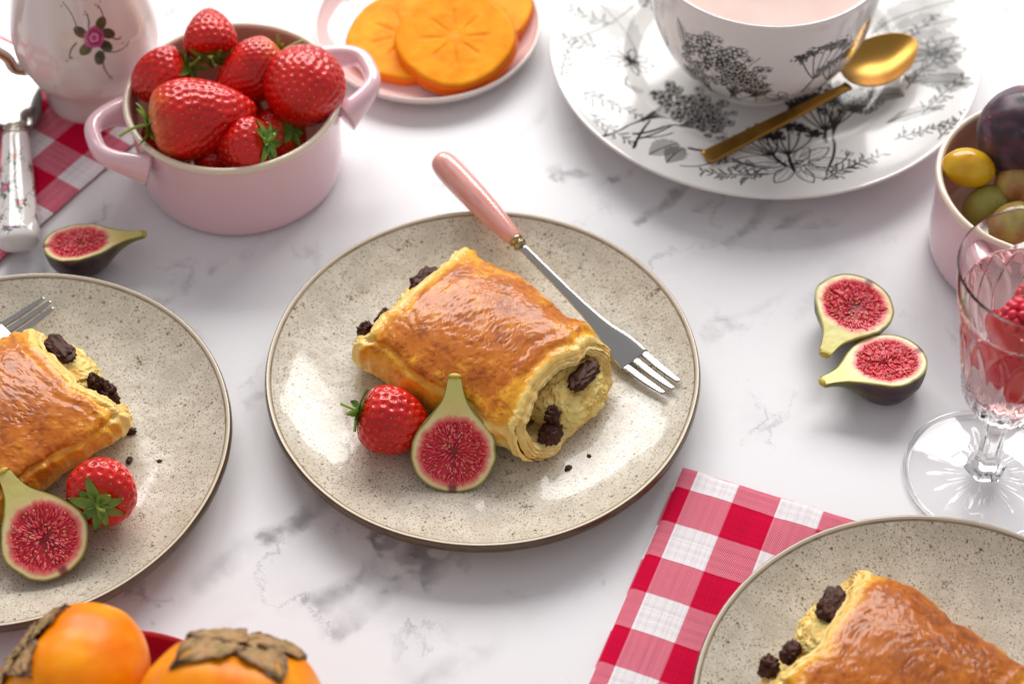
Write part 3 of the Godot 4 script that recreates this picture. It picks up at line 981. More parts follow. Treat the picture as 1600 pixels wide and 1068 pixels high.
# ---------------------------------------------------------------- strawberries
func strawberry(label: String, L: float, R: float, prof: Array, sd: float, shoulder: float, stem_len: float, sepals: int, flat: float) -> Node3D:
	var t := thing("strawberry", label, "strawberry", Vector3.ZERO)
	var o := spl(prof, 8)  # (t, r/R), t from calyx to tip
	# arc lengths along the profile
	var S := PackedFloat32Array()
	var acc := 0.0
	for i in o.size():
		if i > 0:
			acc += Vector2((o[i].x - o[i - 1].x) * L, (o[i].y - o[i - 1].y) * R).length()
		S.append(acc)
	var rows := []
	var step := 0.4
	var nrow := int(acc / step)
	for k in nrow:
		var s := (k + 0.7) * acc / nrow
		var i := 0
		while i < S.size() - 1 and S[i] < s:
			i += 1
		var r := o[i].y * R
		rows.append([s, r, maxi(3, int(TAU * r / 0.46)), k * 0.5 + 0.13 * (k % 3), float(i) / (o.size() - 1)])
	var dimple := func(f: float, phi: float, r: float) -> float:
		var x := f * (o.size() - 1)
		var i := mini(int(x), o.size() - 2)
		var s := lerpf(S[i], S[i + 1], x - i)
		var k0 := int(floor(s / (acc / nrow) - 0.7))
		var d := 0.0
		for k in [k0, k0 + 1]:
			if k < 0 or k >= nrow:
				continue
			var w = rows[k]
			var g: float = fposmod(phi / TAU * w[2] - w[3], 1.0)
			var e: float = minf(g, 1.0 - g) / w[2] * TAU * r
			var q: float = e * e + pow(s - w[0], 2.0)
			d = maxf(d, exp(-q / 0.016))
		return d
	var body := func(u: float, v: float) -> Vector3:
		var f := 0.5 - 0.5 * cos(v * PI)
		var q := at_curve(o, f)
		var phi := u * TAU
		var r := q.y * R * (1.0 + 0.06 * nz.get_noise_3d(cos(phi) * 0.8, f * 2.0, sin(phi) * 0.8 + sd))
		var d: float = dimple.call(f, phi, r)
		r -= 0.12 * d * sst(0.0, 0.3, q.y)
		return Vector3(r * cos(phi), L * (0.5 - q.x), r * sin(phi) * flat)
	var flesh_col := func(u: float, v: float, p: Vector3) -> Color:
		var f := 0.5 - 0.5 * cos(v * PI)
		var c := lin(190, 3, 10).lerp(lin(222, 24, 14), clampf(0.4 + F(p, 0.5, sd), 0, 1))
		c = c.lerp(lin(236, 140, 60), sst(0.16 + shoulder * 0.25, 0.02, f + 0.08 * N(p, 1.0, sd)) * (0.5 + 0.5 * shoulder))
		return c.lerp(lin(236, 206, 150), sst(0.035, 0.0, f) * 0.8)
	var mb := Mb.new()
	mb.grid(128, 96, body, flesh_col)
	part(t, "flesh", mb, M.berry)
	var seeds := Mb.new()
	for w in rows:
		if w[1] < 0.2:
			continue
		for i in w[2]:
			var phi: float = (i + w[3]) / w[2] * TAU
			var v := acos(clampf(1.0 - 2.0 * w[4], -1.0, 1.0)) / PI
			var p: Vector3 = body.call(phi / TAU, v)
			var q: Vector3 = body.call(phi / TAU, v + 0.02)
			var ax := (q - p).normalized()
			var out := Vector3(p.x, 0.15 * p.y, p.z).normalized()
			ball(seeds, p + out * 0.01, Vector3(0.06, 0.03, 0.038), turn(ax, out), 7, 4, lin(214, 150, 50).lerp(lin(150, 90, 30), rng.randf()))
	part(t, "seeds", seeds, M.seed, "stuff")
	# green calyx
	var cal := Mb.new()
	ball(cal, Vector3(0, L * 0.5 - 0.02, 0), Vector3(0.3, 0.12, 0.3), Basis.IDENTITY, 14, 7, lin(96, 140, 44))
	var cp := part(t, "calyx", cal, M.leaf)
	for k in sepals:
		var a := TAU * (k + rng.randf_range(-0.25, 0.25)) / sepals
		var len := rng.randf_range(0.95, 1.35)
		var lift := rng.randf_range(-0.1, 0.75)
		var wd := rng.randf_range(0.2, 0.3)
		var lf := Mb.new()
		var tw := rng.randf_range(-0.4, 0.4)
		var g := rng.randf()
		lf.grid(6, 12, func(u: float, v: float) -> Vector3:
			var s := u * 2.0 - 1.0
			var w := wd * pow(sin(PI * pow(v * 0.94 + 0.06, 0.75)), 0.8)
			var rad := 0.12 + len * v * (1.0 - 0.18 * lift * v)
			var y := L * 0.5 + 0.03 + lift * len * v * v * 0.9 + 0.09 * s * s - 0.28 * (1.0 - lift) * v * v
			var q := Vector3(rad, y, s * w + tw * v * v * 0.5)
			return q.rotated(Vector3.UP, a), func(u: float, v: float, _p): return lin(64, 112, 30).lerp(lin(150, 178, 76), clampf(g * 0.5 + 0.25 * absf(u - 0.5) + v * 0.2, 0, 1)), null, Vector3.UP)
		part(cp, "sepal", lf, M.leaf)
	if stem_len > 0.0:
		var st := Mb.new()
		ribbon(st, [Vector3(0, L * 0.5, 0), Vector3(0.05, L * 0.5 + stem_len * 0.4, 0.03), Vector3(0.22, L * 0.5 + stem_len * 0.75, 0.02), Vector3(0.42, L * 0.5 + stem_len, 0)], [0.11, 0.08, 0.075, 0.085], [0.11, 0.08, 0.075, 0.085], Vector3(0, 0, 1), 12, 2.0, lin(150, 176, 70))
		part(cp, "stem", st, M.leaf)
	return t


func strawberries() -> void:
	var cone := [Vector2(0, 0), Vector2(0.015, 0.4), Vector2(0.08, 0.78), Vector2(0.22, 0.98), Vector2(0.38, 1.0), Vector2(0.58, 0.88), Vector2(0.78, 0.62), Vector2(0.92, 0.34), Vector2(0.98, 0.16), Vector2(1, 0)]
	var blunt := [Vector2(0, 0), Vector2(0.02, 0.42), Vector2(0.1, 0.8), Vector2(0.28, 0.99), Vector2(0.48, 0.99), Vector2(0.68, 0.86), Vector2(0.84, 0.62), Vector2(0.94, 0.36), Vector2(0.985, 0.16), Vector2(1, 0)]
	var a := strawberry("strawberry on the central plate, its green leaves against the plate, beside the fig half", 3.5, 1.62, blunt, 1.0, 0.0, 0.9, 8, 1.0)
	a.transform = Transform3D(upright(Vector3(-0.93, 0.3, -0.12), 0.6), Vector3(-5.55, 2.15, 3.45) * CM)
	var b := strawberry("strawberry on the left plate with its green leaves turned to the viewer", 3.3, 1.62, cone, 4.0, 0.0, 0.8, 9, 1.0)
	b.transform = Transform3D(upright(Vector3(0.03, 0.42, 0.9), 0.3), Vector3(-18.85, 2.3, 7.2) * CM)
	var c := strawberry("largest strawberry in the pink pot, long stem over the rim, orange shoulder", 5.5, 2.1, cone, 7.0, 0.85, 1.6, 9, 0.95)
	c.transform = Transform3D(upright(Vector3(-0.93, 0.0, 0.18), 2.6), Vector3(-15.65, 6.05, -13.40) * CM)
	var g := "strawberries heaped in the pink pot"
	c.set_meta("group", g)
	var d := strawberry("round strawberry at the right of the heap in the pink pot, tip forward", 4.3, 2.12, blunt, 10.0, 0.2, 0.0, 7, 1.0)
	d.transform = Transform3D(upright(Vector3(0.15, -0.35, -0.9), 0.0), Vector3(-10.70, 6.10, -15.30) * CM)
	d.set_meta("group", g)
	copy(b, "strawberry", "topmost strawberry of the heap, leaves hanging down its front", Vector3(-15.65, 7.10, -18.60), upright(Vector3(0.1, -0.35, 0.92), 1.0).scaled(Vector3.ONE * 0.86), g)
	copy(a, "strawberry", "strawberry at the back left, beside the jug, leaves on its right", Vector3(-18.25, 5.70, -16.70), upright(Vector3(0.85, 0.35, -0.1), 2.0).scaled(Vector3.ONE * 0.95), g)
	copy(c, "strawberry", "long strawberry lying in the middle of the heap, leaves at the pot's back rim", Vector3(-13.65, 5.80, -16.60), upright(Vector3(0.75, 0.3, -0.5), 1.2).scaled(Vector3.ONE * 0.8), g)
	copy(b, "strawberry", "small strawberry at the front of the pot with ragged leaves at its right", Vector3(-13.65, 5.10, -12.00), upright(Vector3(0.85, 0.45, 0.15), 3.0).scaled(Vector3.ONE * 0.92), g)
	copy(d, "strawberry", "strawberry deep in the pot, hardly showing below the round one", Vector3(-12.35, 3.60, -14.30), upright(Vector3(0.5, 0.5, 0.3), 0.7).scaled(Vector3.ONE * 0.72), g)
	copy(a, "strawberry", "strawberry in the dark gap between the largest, the long and the leafy small one", Vector3(-14.15, 3.80, -15.10), upright(Vector3(-0.4, 0.1, -0.6), 0.4).scaled(Vector3.ONE * 0.95), g)
	copy(a, "strawberry", "strawberry wedged at the pot's front wall, its top showing between two others", Vector3(-15.15, 3.75, -12.60), upright(Vector3(0.3, -0.6, -0.6), 1.4).scaled(Vector3.ONE * 0.8), g)
	copy(b, "strawberry", "strawberry low in the pot under the largest one's stem", Vector3(-17.55, 3.40, -14.30), upright(Vector3(-0.4, -0.5, -0.6), 0.4), g)


# ---------------------------------------------------------------- pots with fruit
func pot(label: String, at: Vector3, rot: float) -> void:
	var t := thing("enamel_pot", label, "pot", at, "small pink pots", Basis(Vector3.UP, rot).scaled(Vector3(1, 1.075, 1)))
	var pinkc := lin(234, 194, 202)
	var body := Mb.new()
	lathe(body, spl([Vector2(0, 0.02), Vector2(4.5, 0.02), Vector2(5.0, 0.1), Vector2(5.3, 0.42), Vector2(5.42, 1.2), Vector2(5.44, 2.6), Vector2(5.5, 4.0), Vector2(5.54, 4.75)], 5), 120, pinkc)
	part(t, "body", body, M.enamel)
	var inn := Mb.new()
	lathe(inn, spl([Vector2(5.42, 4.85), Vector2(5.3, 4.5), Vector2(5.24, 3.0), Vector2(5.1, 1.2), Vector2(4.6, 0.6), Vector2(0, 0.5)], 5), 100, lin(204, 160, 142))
	part(t, "lining", inn, M.enamel)
	var rim := Mb.new()
	lathe(rim, spl([Vector2(5.4, 4.72), Vector2(5.34, 4.9), Vector2(5.4, 5.04), Vector2(5.54, 5.1), Vector2(5.67, 5.04), Vector2(5.71, 4.9), Vector2(5.64, 4.74), Vector2(5.54, 4.68), Vector2(5.4, 4.72)], 4), 140, lin(232, 214, 192))
	part(t, "rim", rim, M.enamel)
	for s in [-1.0, 1.0]:
		var h := Mb.new()
		var pts := []
		var rw := []
		var rh := []
		for k in 13:
			var f := k / 12.0 * 2.0 - 1.0
			var a := f * 1.2
			var e := 1.0 - pow(absf(f), 2.6)
			pts.append(Vector3(s * (5.25 + 2.2 * e), 3.9 + 0.45 * e - 0.2 * pow(absf(f), 6.0), 2.35 * spw(f, 0.8)))
			rw.append(0.42 + 0.25 * pow(absf(f), 5.0))
			rh.append(0.62 - 0.12 * e + 0.25 * pow(absf(f), 5.0))
		ribbon(h, pts, rw, rh, Vector3.UP, 24, 2.3, pinkc, null, 4)
		part(t, "handle", h, M.enamel)


func grape(label: String, at: Vector3, ax: Vector3, r: Vector3, c0: Color, c1: Color, sd: float) -> void:
	var mb := Mb.new()
	ball(mb, Vector3.ZERO, r, Basis.IDENTITY, 40, 24, func(_u, _v, p): return c0.lerp(c1, clampf(0.5 + 1.1 * F(p, 0.8, sd), 0, 1)).lerp(lin(120, 60, 24), sst(0.35, 0.75, F(p, 2.0, sd + 4.0)) * 0.7), 0.04, 0.8, sd)
	var t := thing("grape", label, "grape", at, "grapes in the right pink pot", upright(ax))
	part(t, "skin", mb, M.grape)
	var st := Mb.new()
	ribbon(st, [Vector3(0, r.y * 0.96, 0), Vector3(0.03, r.y + 0.18, 0.02), Vector3(0.12, r.y + 0.4, 0.03)], [0.1, 0.05, 0.06], [0.1, 0.05, 0.06], Vector3(0, 0, 1), 10, 2.0, lin(96, 66, 30))
	part(t, "stalk", st, M.dry)


func pots() -> void:
	pot("pale pink two handled enamel pot heaped with strawberries", Vector3(-14.42, 0, -15.7), 0.36)
	pot("pale pink pot holding a whole fig and grapes behind the goblet", Vector3(27.0, 0, -9.0), 1.2)
	# whole fig
	var mb := Mb.new()
	var o := spl([Vector2(-2.1, 0), Vector2(-2.05, 0.5), Vector2(-1.75, 1.25), Vector2(-1.1, 1.95), Vector2(-0.2, 2.3), Vector2(0.7, 2.15), Vector2(1.5, 1.6), Vector2(2.2, 0.95), Vector2(2.8, 0.5), Vector2(3.2, 0.36), Vector2(3.25, 0)], 6)
	mb.grid(80, 60, func(u: float, v: float) -> Vector3:
		var q := at_curve(o, v)
		var a := u * TAU
		var r := q.y * (1.0 + 0.035 * N(Vector3(q.x * 0.4, cos(a), sin(a)), 1.3, 2.0) + 0.012 * cos(a * 11.0 + q.x))
		return Vector3(q.x, r * sin(a), r * cos(a)), func(_u: float, _v: float, p: Vector3) -> Color:
			var s := F(Vector3(p.x * 0.35, p.y * 1.6, p.z * 1.6), 0.9, 2.0)
			var c := lin(44, 30, 44).lerp(lin(92, 44, 62), clampf(0.35 + s * 1.3, 0, 1)).lerp(lin(150, 120, 140), clampf(F(p, 0.7, 9.0) * 1.2, 0, 1) * 0.5)
			return c.lerp(lin(190, 120, 80), sst(0.45, 0.6, N(p, 4.5, 3.0)) * 0.8))
	var t := thing("whole_fig", "whole dark purple fig resting on the grapes in the pink pot", "fig", Vector3(25.6, 6.4, -11.3), "", turn(Vector3(0.95, -0.1, 0.1), Vector3.UP))
	part(t, "skin", mb, M.fig_skin)
	var e := Mb.new()
	ball(e, Vector3(3.2, 0, 0), Vector3(0.12, 0.3, 0.3), Basis.IDENTITY, 14, 7, lin(96, 80, 40), 0.2, 2.0)
	part(t, "stem_end", e, M.dry)
	grape("amber yellow grape on the pot's left rim, just below the whole fig", Vector3(23.0, 5.45, -9.75), Vector3(0.95, -0.1, 0.2), Vector3(0.98, 1.33, 1.02), lin(226, 190, 30), lin(210, 150, 30), 1.0)
	grape("dusky brown green grape directly below the whole fig", Vector3(25.5, 4.9, -9.3), Vector3(0.6, 0.3, -0.5), Vector3(1.1, 1.3, 1.1), lin(190, 164, 90), lin(164, 106, 66), 5.0)
	grape("dark green grape low in the pot, nearest its left wall", Vector3(23.9, 4.0, -8.5), Vector3(0.7, 0.5, -0.2), Vector3(1.0, 1.25, 1.0), lin(148, 156, 70), lin(160, 142, 74), 9.0)
	grape("olive grape at the pot's front with a brown stalk, seen above the goblet rim", Vector3(24.9, 4.5, -6.7), Vector3(0.8, 0.5, -0.3), Vector3(1.1, 1.35, 1.1), lin(172, 164, 88), lin(150, 112, 66), 13.0)
	grape("pale yellow grape at the picture's right edge beside the whole fig", Vector3(26.6, 6.0, -9.0), Vector3(0.2, 0.9, 0.2), Vector3(1.0, 1.2, 1.0), lin(206, 186, 60), lin(200, 170, 60), 17.0)
	grape("grape hidden deepest in the pot under the fig", Vector3(26.6, 3.0, -8.2), Vector3(0.2, 0.9, 0.6), Vector3(1.1, 1.3, 1.1), lin(120, 110, 50), lin(110, 70, 50), 21.0)


# ---------------------------------------------------------------- cup, saucer and spoon with botanical print
func ink(a: float) -> Color:
	return Color8(84, 82, 80).lerp(Color8(22, 22, 22), a)


func umbel(p: Pic, at: Vector2, r: float, dir: Vector2, dark: float, rr: RandomNumberGenerator) -> void:
	var foot := at - dir * r * 2.0
	for k in 9:
		var a := (k - 4.0) * 0.17
		p.curve(foot, at + dir.rotated(a * 1.5) * r * 0.2 + dir.orthogonal() * (k - 4.0) * r * -0.2, 0.03 * (k - 4.0), 0.9, 0.6, ink(dark), 0.8)
	p.curve(foot, foot - dir * r * 1.3, 0.06, 1.6, 1.9, ink(dark), 0.9)
	for k in 84:
		var q := Vector2(rr.randfn() * 0.52, rr.randfn() * 0.34)
		if q.length() > 1.1:
			continue
		var c := at + dir.orthogonal() * q.x * r + dir * (q.y * r * 0.9 - q.x * q.x * r * 0.25)
		var sz := rr.randf_range(0.09, 0.14) * r
		var shade := clampf(0.55 - q.y + q.x * 0.5, 0.0, 1.0)
		p.dab(c.x + sz * 0.3, c.y + sz * 0.3, sz * 1.35, ink(dark), 0.35 + 0.65 * shade * dark)
		for e in 6:
			var w := Vector2.from_angle(e * TAU / 6.0 + q.x * 9.0) * sz
			p.dab(c.x + w.x, c.y + w.y, sz * 0.36, Color8(232, 228, 224), 0.8)
		p.dab(c.x, c.y, sz * 0.35, ink(dark), 0.8)


func daisy(p: Pic, at: Vector2, r: float, squash: float, dark: float, rr: RandomNumberGenerator) -> void:
	var m := 9
	for k in m:
		var a := TAU * k / m + rr.randf_range(-0.15, 0.15)
		var d := Vector2(cos(a), sin(a) * squash)
		var s := d.orthogonal().normalized() * r * 0.2
		var tip := at + d * r * rr.randf_range(0.9, 1.1)
		p.curve(at + d * r * 0.25 - s * 0.5, tip, -0.16, 0.6, 0.8, ink(dark), 0.75)
		p.curve(at + d * r * 0.25 + s * 0.5, tip, 0.16, 0.6, 0.8, ink(dark), 0.75)
		for e in 3:
			p.curve(at + d * r * 0.3 + s * (e - 1.0) * 0.4, at + d * r * rr.randf_range(0.55, 0.85) + s * (e - 1.0) * 0.5, 0.03, 0.45, 0.3, ink(dark * 0.6), 0.45)
	for k in 170:
		var q := Vector2(rr.randfn(), rr.randfn() * (0.35 + 0.5 * squash)) * r * 0.15
		p.dab(at.x + q.x, at.y + q.y, rr.randf_range(1.0, 2.4), ink(1.0), 0.8)


func sprig(p: Pic, a: Vector2, b: Vector2, leaf: float, m: int, dark: float, bend: float, rr: RandomNumberGenerator) -> void:
	var was := p.thick
	p.thick = 1.1
	p.curve(a, b, bend, 1.5, 0.8, ink(dark), 0.85)
	var s := (b - a).orthogonal() * bend
	var d := (b - a).normalized()
	for k in m * 2:
		var f := (k + rr.randf_range(0.6, 1.4)) / (m * 2.0 + 0.5)
		var q := a.lerp(b, f) + s * 4.0 * f * (1.0 - f)
		var l := leaf * (1.0 - 0.55 * f) * rr.randf_range(0.5, 1.15)
		var w := -1.0 if k % 2 == 0 else 1.0
		var e := q + d.rotated(w * rr.randf_range(0.4, 1.15)) * l
		p.curve(q, e, rr.randf_range(-0.05, 0.25) * w, 0.9, 0.6, ink(dark), 0.75)
		for i in 6:
			var z := q.lerp(e, 0.3 + 0.14 * i)
			var t := z + d.rotated(w * rr.randf_range(-0.4, 1.7)) * l * rr.randf_range(0.12, 0.26)
			p.line(z, t, 0.7, 1.6 * rr.randf_range(0.5, 1.2), ink(dark * rr.randf_range(0.5, 1.0)), 0.6)
	p.thick = was


func broad_leaf(p: Pic, a: Vector2, b: Vector2, w: float, dark: float, fill: float, rr: RandomNumberGenerator) -> void:
	var n := (b - a).orthogonal().normalized()
	p.curve(a, b, 0.05, 1.1, 0.5, ink(dark), 0.7)
	for k in 26:
		var f := k / 26.0
		var q := a.lerp(b, f) + (b - a).orthogonal() * 0.05 * 4.0 * f * (1.0 - f)
		var h := w * pow(sin(PI * pow(f, 0.8)), 0.8) * rr.randf_range(0.8, 1.1)
		for s in [-1.0, 1.0]:
			var e: Vector2 = q + n * s * h + (b - a).normalized() * h * 0.5
			p.line(q, e, 0.5, 0.5, ink(dark * 0.8), 0.3 + fill * 0.4)
			p.line(q, e, w * 0.05, w * 0.04, ink(dark * 0.6), fill * 0.1)
			p.dab(e.x, e.y, 1.0, ink(dark), 0.6)


func blot_cluster(p: Pic, at: Vector2, dir: Vector2, r: float, rr: RandomNumberGenerator) -> void:
	# a dark seed head: stout stalk, rays and lobed tufts
	var foot := at - dir * r * 1.5
	p.curve(foot - dir * r * 0.8, foot, 0.03, 2.6, 2.0, ink(0.9), 0.9)
	for k in 7:
		var q := at + dir.orthogonal() * (k - 3.0) * r * 0.36 + dir * r * (0.25 - 0.06 * (k - 3.0) * (k - 3.0))
		p.curve(foot, q, 0.06 * (k - 3.0) * 0.3, 1.4, 1.0, ink(0.9), 0.85)
		for e in 60:
			p.dab(q.x + rr.randfn() * r * 0.13, q.y + rr.randfn() * r * 0.11, rr.randf_range(2.0, 4.8), ink(0.4 + 0.6 * rr.randf()), 0.9)


func teacup() -> void:
	var rr := RandomNumberGenerator.new()
	rr.seed = 77
	var n := 1024
	var white := Color8(226, 223, 220)
	var p := Pic.new(n, n, white)
	var k := n / 24.4
	p.thick = 1.7
	var P := func(x: float, z: float) -> Vector2: return Vector2((x + 12.2) * k, (z + 12.2) * k)
	broad_leaf(p, P.call(-7.0, -4.2), P.call(-10.4, -1.0), 50, 0.2, 0.25, rr)
	broad_leaf(p, P.call(-9.0, -4.0), P.call(-6.8, -0.2), 42, 0.1, 0.2, rr)
	sprig(p, P.call(-11.3, 2.6), P.call(-10.6, -0.6), 34, 6, 0.5, 0.05, rr)
	p.curve(P.call(-9.6, 1.4), P.call(-6.8, 2.6), -0.1, 0.9, 0.9, ink(0.5), 0.7)
	p.curve(P.call(-7.7, 1.8), P.call(-6.9, 2.9), -0.3, 2.2, 1.0, ink(0.5), 0.6)
	sprig(p, P.call(-10.6, 3.4), P.call(-6.9, 5.2), 36, 8, 0.4, 0.04, rr)
	sprig(p, P.call(-9.9, 5.2), P.call(-7.4, 7.6), 34, 7, 0.45, -0.03, rr)
	umbel(p, P.call(-4.3, 3.4), 92, Vector2(0.75, -0.55).normalized(), 0.8, rr)
	umbel(p, P.call(-3.2, 4.5), 62, Vector2(0.8, -0.4).normalized(), 1.0, rr)
	p.curve(P.call(-7.6, 7.9), P.call(-6.6, 5.4), 0.03, 2.2, 1.3, ink(0.8), 0.9)
	p.curve(P.call(-7.2, 7.0), P.call(-5.2, 5.4), -0.05, 1.6, 1.2, ink(0.8), 0.9)
	p.curve(P.call(-7.1, 6.9), P.call(-5.4, 6.3), -0.08, 1.3, 0.9, ink(0.8), 0.85)
	broad_leaf(p, P.call(-6.8, 8.4), P.call(-5.2, 7.2), 30, 0.95, 0.12, rr)
	broad_leaf(p, P.call(-5.9, 9.0), P.call(-4.9, 7.6), 26, 0.95, 0.14, rr)
	p.curve(P.call(-5.2, 9.2), P.call(-3.0, 7.4), -0.25, 0.8, 1.2, ink(0.7), 0.8)
	p.curve(P.call(-4.6, 7.6), P.call(-2.6, 7.3), -0.14, 2.6, 1.2, ink(0.7), 0.7)
	daisy(p, P.call(0.9, 8.9), 128, 0.62, 0.9, rr)
	blot_cluster(p, P.call(0.4, 5.4), Vector2(-0.1, -1).normalized(), 74, rr)
	blot_cluster(p, P.call(-1.2, 6.3), Vector2(-0.5, -0.85).normalized(), 58, rr)
	umbel(p, P.call(4.0, 2.6), 84, Vector2(0.2, -1).normalized(), 0.9, rr)
	blot_cluster(p, P.call(3.2, 3.2), Vector2(0.1, -1).normalized(), 66, rr)
	sprig(p, P.call(-0.6, 9.7), P.call(-4.2, 9.5), 40, 8, 0.8, 0.06, rr)
	sprig(p, P.call(-0.6, 9.4), P.call(-3.6, 8.4), 34, 7, 0.8, -0.04, rr)
	p.curve(P.call(-0.2, 9.2), P.call(-3.6, 7.6), 0.08, 1.0, 0.6, ink(0.7), 0.8)
	sprig(p, P.call(2.2, 10.4), P.call(5.6, 8.4), 40, 10, 0.9, 0.05, rr)
	p.curve(P.call(2.0, 9.2), P.call(3.8, 8.2), -0.2, 1.0, 1.0, ink(0.9), 0.9)
	for q in 26:
		var w: Vector2 = P.call(3.75, 8.15) + Vector2(rr.randfn() * 8.0, rr.randfn() * 6.0)
		p.dab(w.x, w.y, rr.randf_range(1.0, 2.4), ink(rr.randf()), 0.8)
	broad_leaf(p, P.call(6.2, 5.7), P.call(9.4, 4.8), 20, 0.9, 0.55, rr)
	sprig(p, P.call(6.4, 7.2), P.call(9.8, 6.2), 30, 9, 0.8, 0.02, rr)
	broad_leaf(p, P.call(5.4, 2.6), P.call(7.4, 3.6), 26, 0.8, 0.4, rr)
	for q in 5:
		broad_leaf(p, P.call(6.4 + 0.3 * q, -2.2 + 1.1 * q), P.call(11.2 - 0.1 * q, -3.6 + 1.5 * q), 44, 0.5, 0.5, rr)
	for q in 4:
		sprig(p, P.call(8.6 - 0.5 * q, 7.6 - 2.3 * q), P.call(11.0 - 0.1 * q * q, 5.4 - 2.7 * q), 36, 7, 0.6, 0.05, rr)
		sprig(p, P.call(-9.0 + 0.8 * q, -0.6 - 1.9 * q), P.call(-11.2 + 1.1 * q * q * 0.5, -1.0 - 2.4 * q), 34, 6, 0.5, 0.06, rr)
	broad_leaf(p, P.call(8.4, 2.6), P.call(11.2, 3.4), 30, 0.7, 0.4, rr)
	daisy(p, P.call(9.4, 0.4), 74, 0.8, 0.6, rr)
	daisy(p, P.call(-7.4, 0.2), 60, 0.7, 0.5, rr)
	umbel(p, P.call(5.2, -6.2), 90, Vector2(0.6, -0.7).normalized(), 0.3, rr)
	umbel(p, P.call(-5.5, -6.6), 84, Vector2(-0.6, -0.7).normalized(), 0.4, rr)
	daisy(p, P.call(0.5, -9.2), 110, 0.7, 0.6, rr)
	var pm := mat(0.12, {"albedo_texture": p.texture(), "metallic_specular": 0.4})
	var plain := func(_u, _v, _p): return Vector2(0.02, 0.02)
	var planar := func(_u, _v, q): return Vector2(q.x / 24.4 + 0.5, q.z / 24.4 + 0.5)
	var t := thing("saucer", "large white saucer printed with grey flowers under the teacup", "saucer", Vector3(14.15, 0, -22.9))
	var top := Mb.new()
	lathe(top, spl([Vector2(0, 0.72), Vector2(3.0, 0.72), Vector2(5.4, 0.74), Vector2(6.6, 0.86), Vector2(7.3, 1.14), Vector2(7.8, 1.4), Vector2(8.4, 1.52), Vector2(10.0, 1.78), Vector2(11.2, 2.02), Vector2(11.75, 2.16)], 6), 160, Color.WHITE, planar)
	part(t, "printed_face", top, pm)
	var und := Mb.new()
	lathe(und, spl([Vector2(11.75, 2.16), Vector2(11.86, 2.16), Vector2(11.9, 2.08), Vector2(11.8, 1.98), Vector2(11.0, 1.74), Vector2(8.4, 1.2), Vector2(7.4, 0.7), Vector2(6.6, 0.4), Vector2(6.2, 0.02), Vector2(5.8, 0.02), Vector2(5.6, 0.35), Vector2(0, 0.4)], 5), 140, lin(226, 220, 216))
	part(t, "underside", und, M.ceramic)
	# the cup's own print, unrolled: one turn across, foot at the bottom row
	var cw := 2048
	var chh := 512
	p = Pic.new(cw, chh, white)
	p.thick = 1.8
	var Q := func(deg: float, h: float) -> Vector2: return Vector2(fposmod(deg / 360.0, 1.0) * cw, h / 8.6 * chh)
	for s in [[0.0, 1.0], [180.0, 1.0]]:
		var o: float = s[0]
		umbel(p, Q.call(o + 117, 5.7), 124, Vector2(0.25, 1).normalized(), 0.9, rr)
		umbel(p, Q.call(o + 103, 4.6), 84, Vector2(-0.35, 1).normalized(), 1.0, rr)
		umbel(p, Q.call(o + 130, 3.7), 66, Vector2(0.3, 1).normalized(), 0.8, rr)
		blot_cluster(p, Q.call(o + 60, 6.2), Vector2(-0.3, 1).normalized(), 84, rr)
		blot_cluster(p, Q.call(o + 50, 4.9), Vector2(-0.2, 1).normalized(), 66, rr)
		daisy(p, Q.call(o + 78, 2.4), 120, 0.6, 0.9, rr)
		sprig(p, Q.call(o + 112, 2.4), Q.call(o + 90, 4.3), 34, 5, 0.8, 0.14, rr)
		p.curve(Q.call(o + 110, 1.4), Q.call(o + 88, 3.6), 0.12, 1.6, 1.2, ink(0.9), 0.9)
		broad_leaf(p, Q.call(o + 100, 2.8), Q.call(o + 90, 3.6), 15, 0.9, 0.6, rr)
		for q in 5:
			p.curve(Q.call(o + 112 - 9 * q, 1.0), Q.call(o + 128 - 16 * q, 3.1), 0.05, 1.3, 0.8, ink(0.9), 0.8)
		broad_leaf(p, Q.call(o + 142, 7.2), Q.call(o + 136, 4.8), 22, 0.9, 0.5, rr)
		sprig(p, Q.call(o + 40, 2.4), Q.call(o + 34, 6.6), 44, 9, 0.7, 0.05, rr)
		umbel(p, Q.call(o + 166, 4.6), 70, Vector2(0, 1), 0.7, rr)
	var cm := mat(0.1, {"albedo_texture": p.texture(), "clearcoat_enabled": true, "clearcoat": 0.5, "clearcoat_roughness": 0.03})
	t = thing("teacup", "white teacup printed with grey flowers, full of milky tea", "teacup", Vector3(13.7, 0.74, -22.3))
	var out := spl([Vector2(2.6, 0.45), Vector2(3.3, 0.75), Vector2(4.3, 1.5), Vector2(5.2, 2.7), Vector2(5.8, 4.2), Vector2(6.12, 6.0), Vector2(6.28, 7.6), Vector2(6.34, 8.4)], 6)
	var bowl := Mb.new()
	lathe(bowl, out, 160, Color.WHITE, func(u, _v, q): return Vector2(u, q.y / 8.6))
	part(t, "bowl", bowl, cm)
	var lip := Mb.new()
	lathe(lip, spl([Vector2(6.34, 8.4), Vector2(6.37, 8.56), Vector2(6.31, 8.66), Vector2(6.2, 8.64), Vector2(6.12, 8.5), Vector2(6.0, 7.0), Vector2(5.6, 4.2), Vector2(4.4, 1.9), Vector2(2.6, 0.9), Vector2(0, 0.8)], 5), 140, lin(232, 226, 222))
	part(t, "lining", lip, M.ceramic)
	var ft := Mb.new()
	lathe(ft, spl([Vector2(2.6, 0.5), Vector2(2.75, 0.3), Vector2(2.95, 0.1), Vector2(2.95, 0.01), Vector2(2.6, 0.0), Vector2(2.4, 0.25), Vector2(0, 0.4)], 4), 100, lin(230, 224, 220))
	part(t, "foot", ft, M.ceramic)
	var tea := Mb.new()
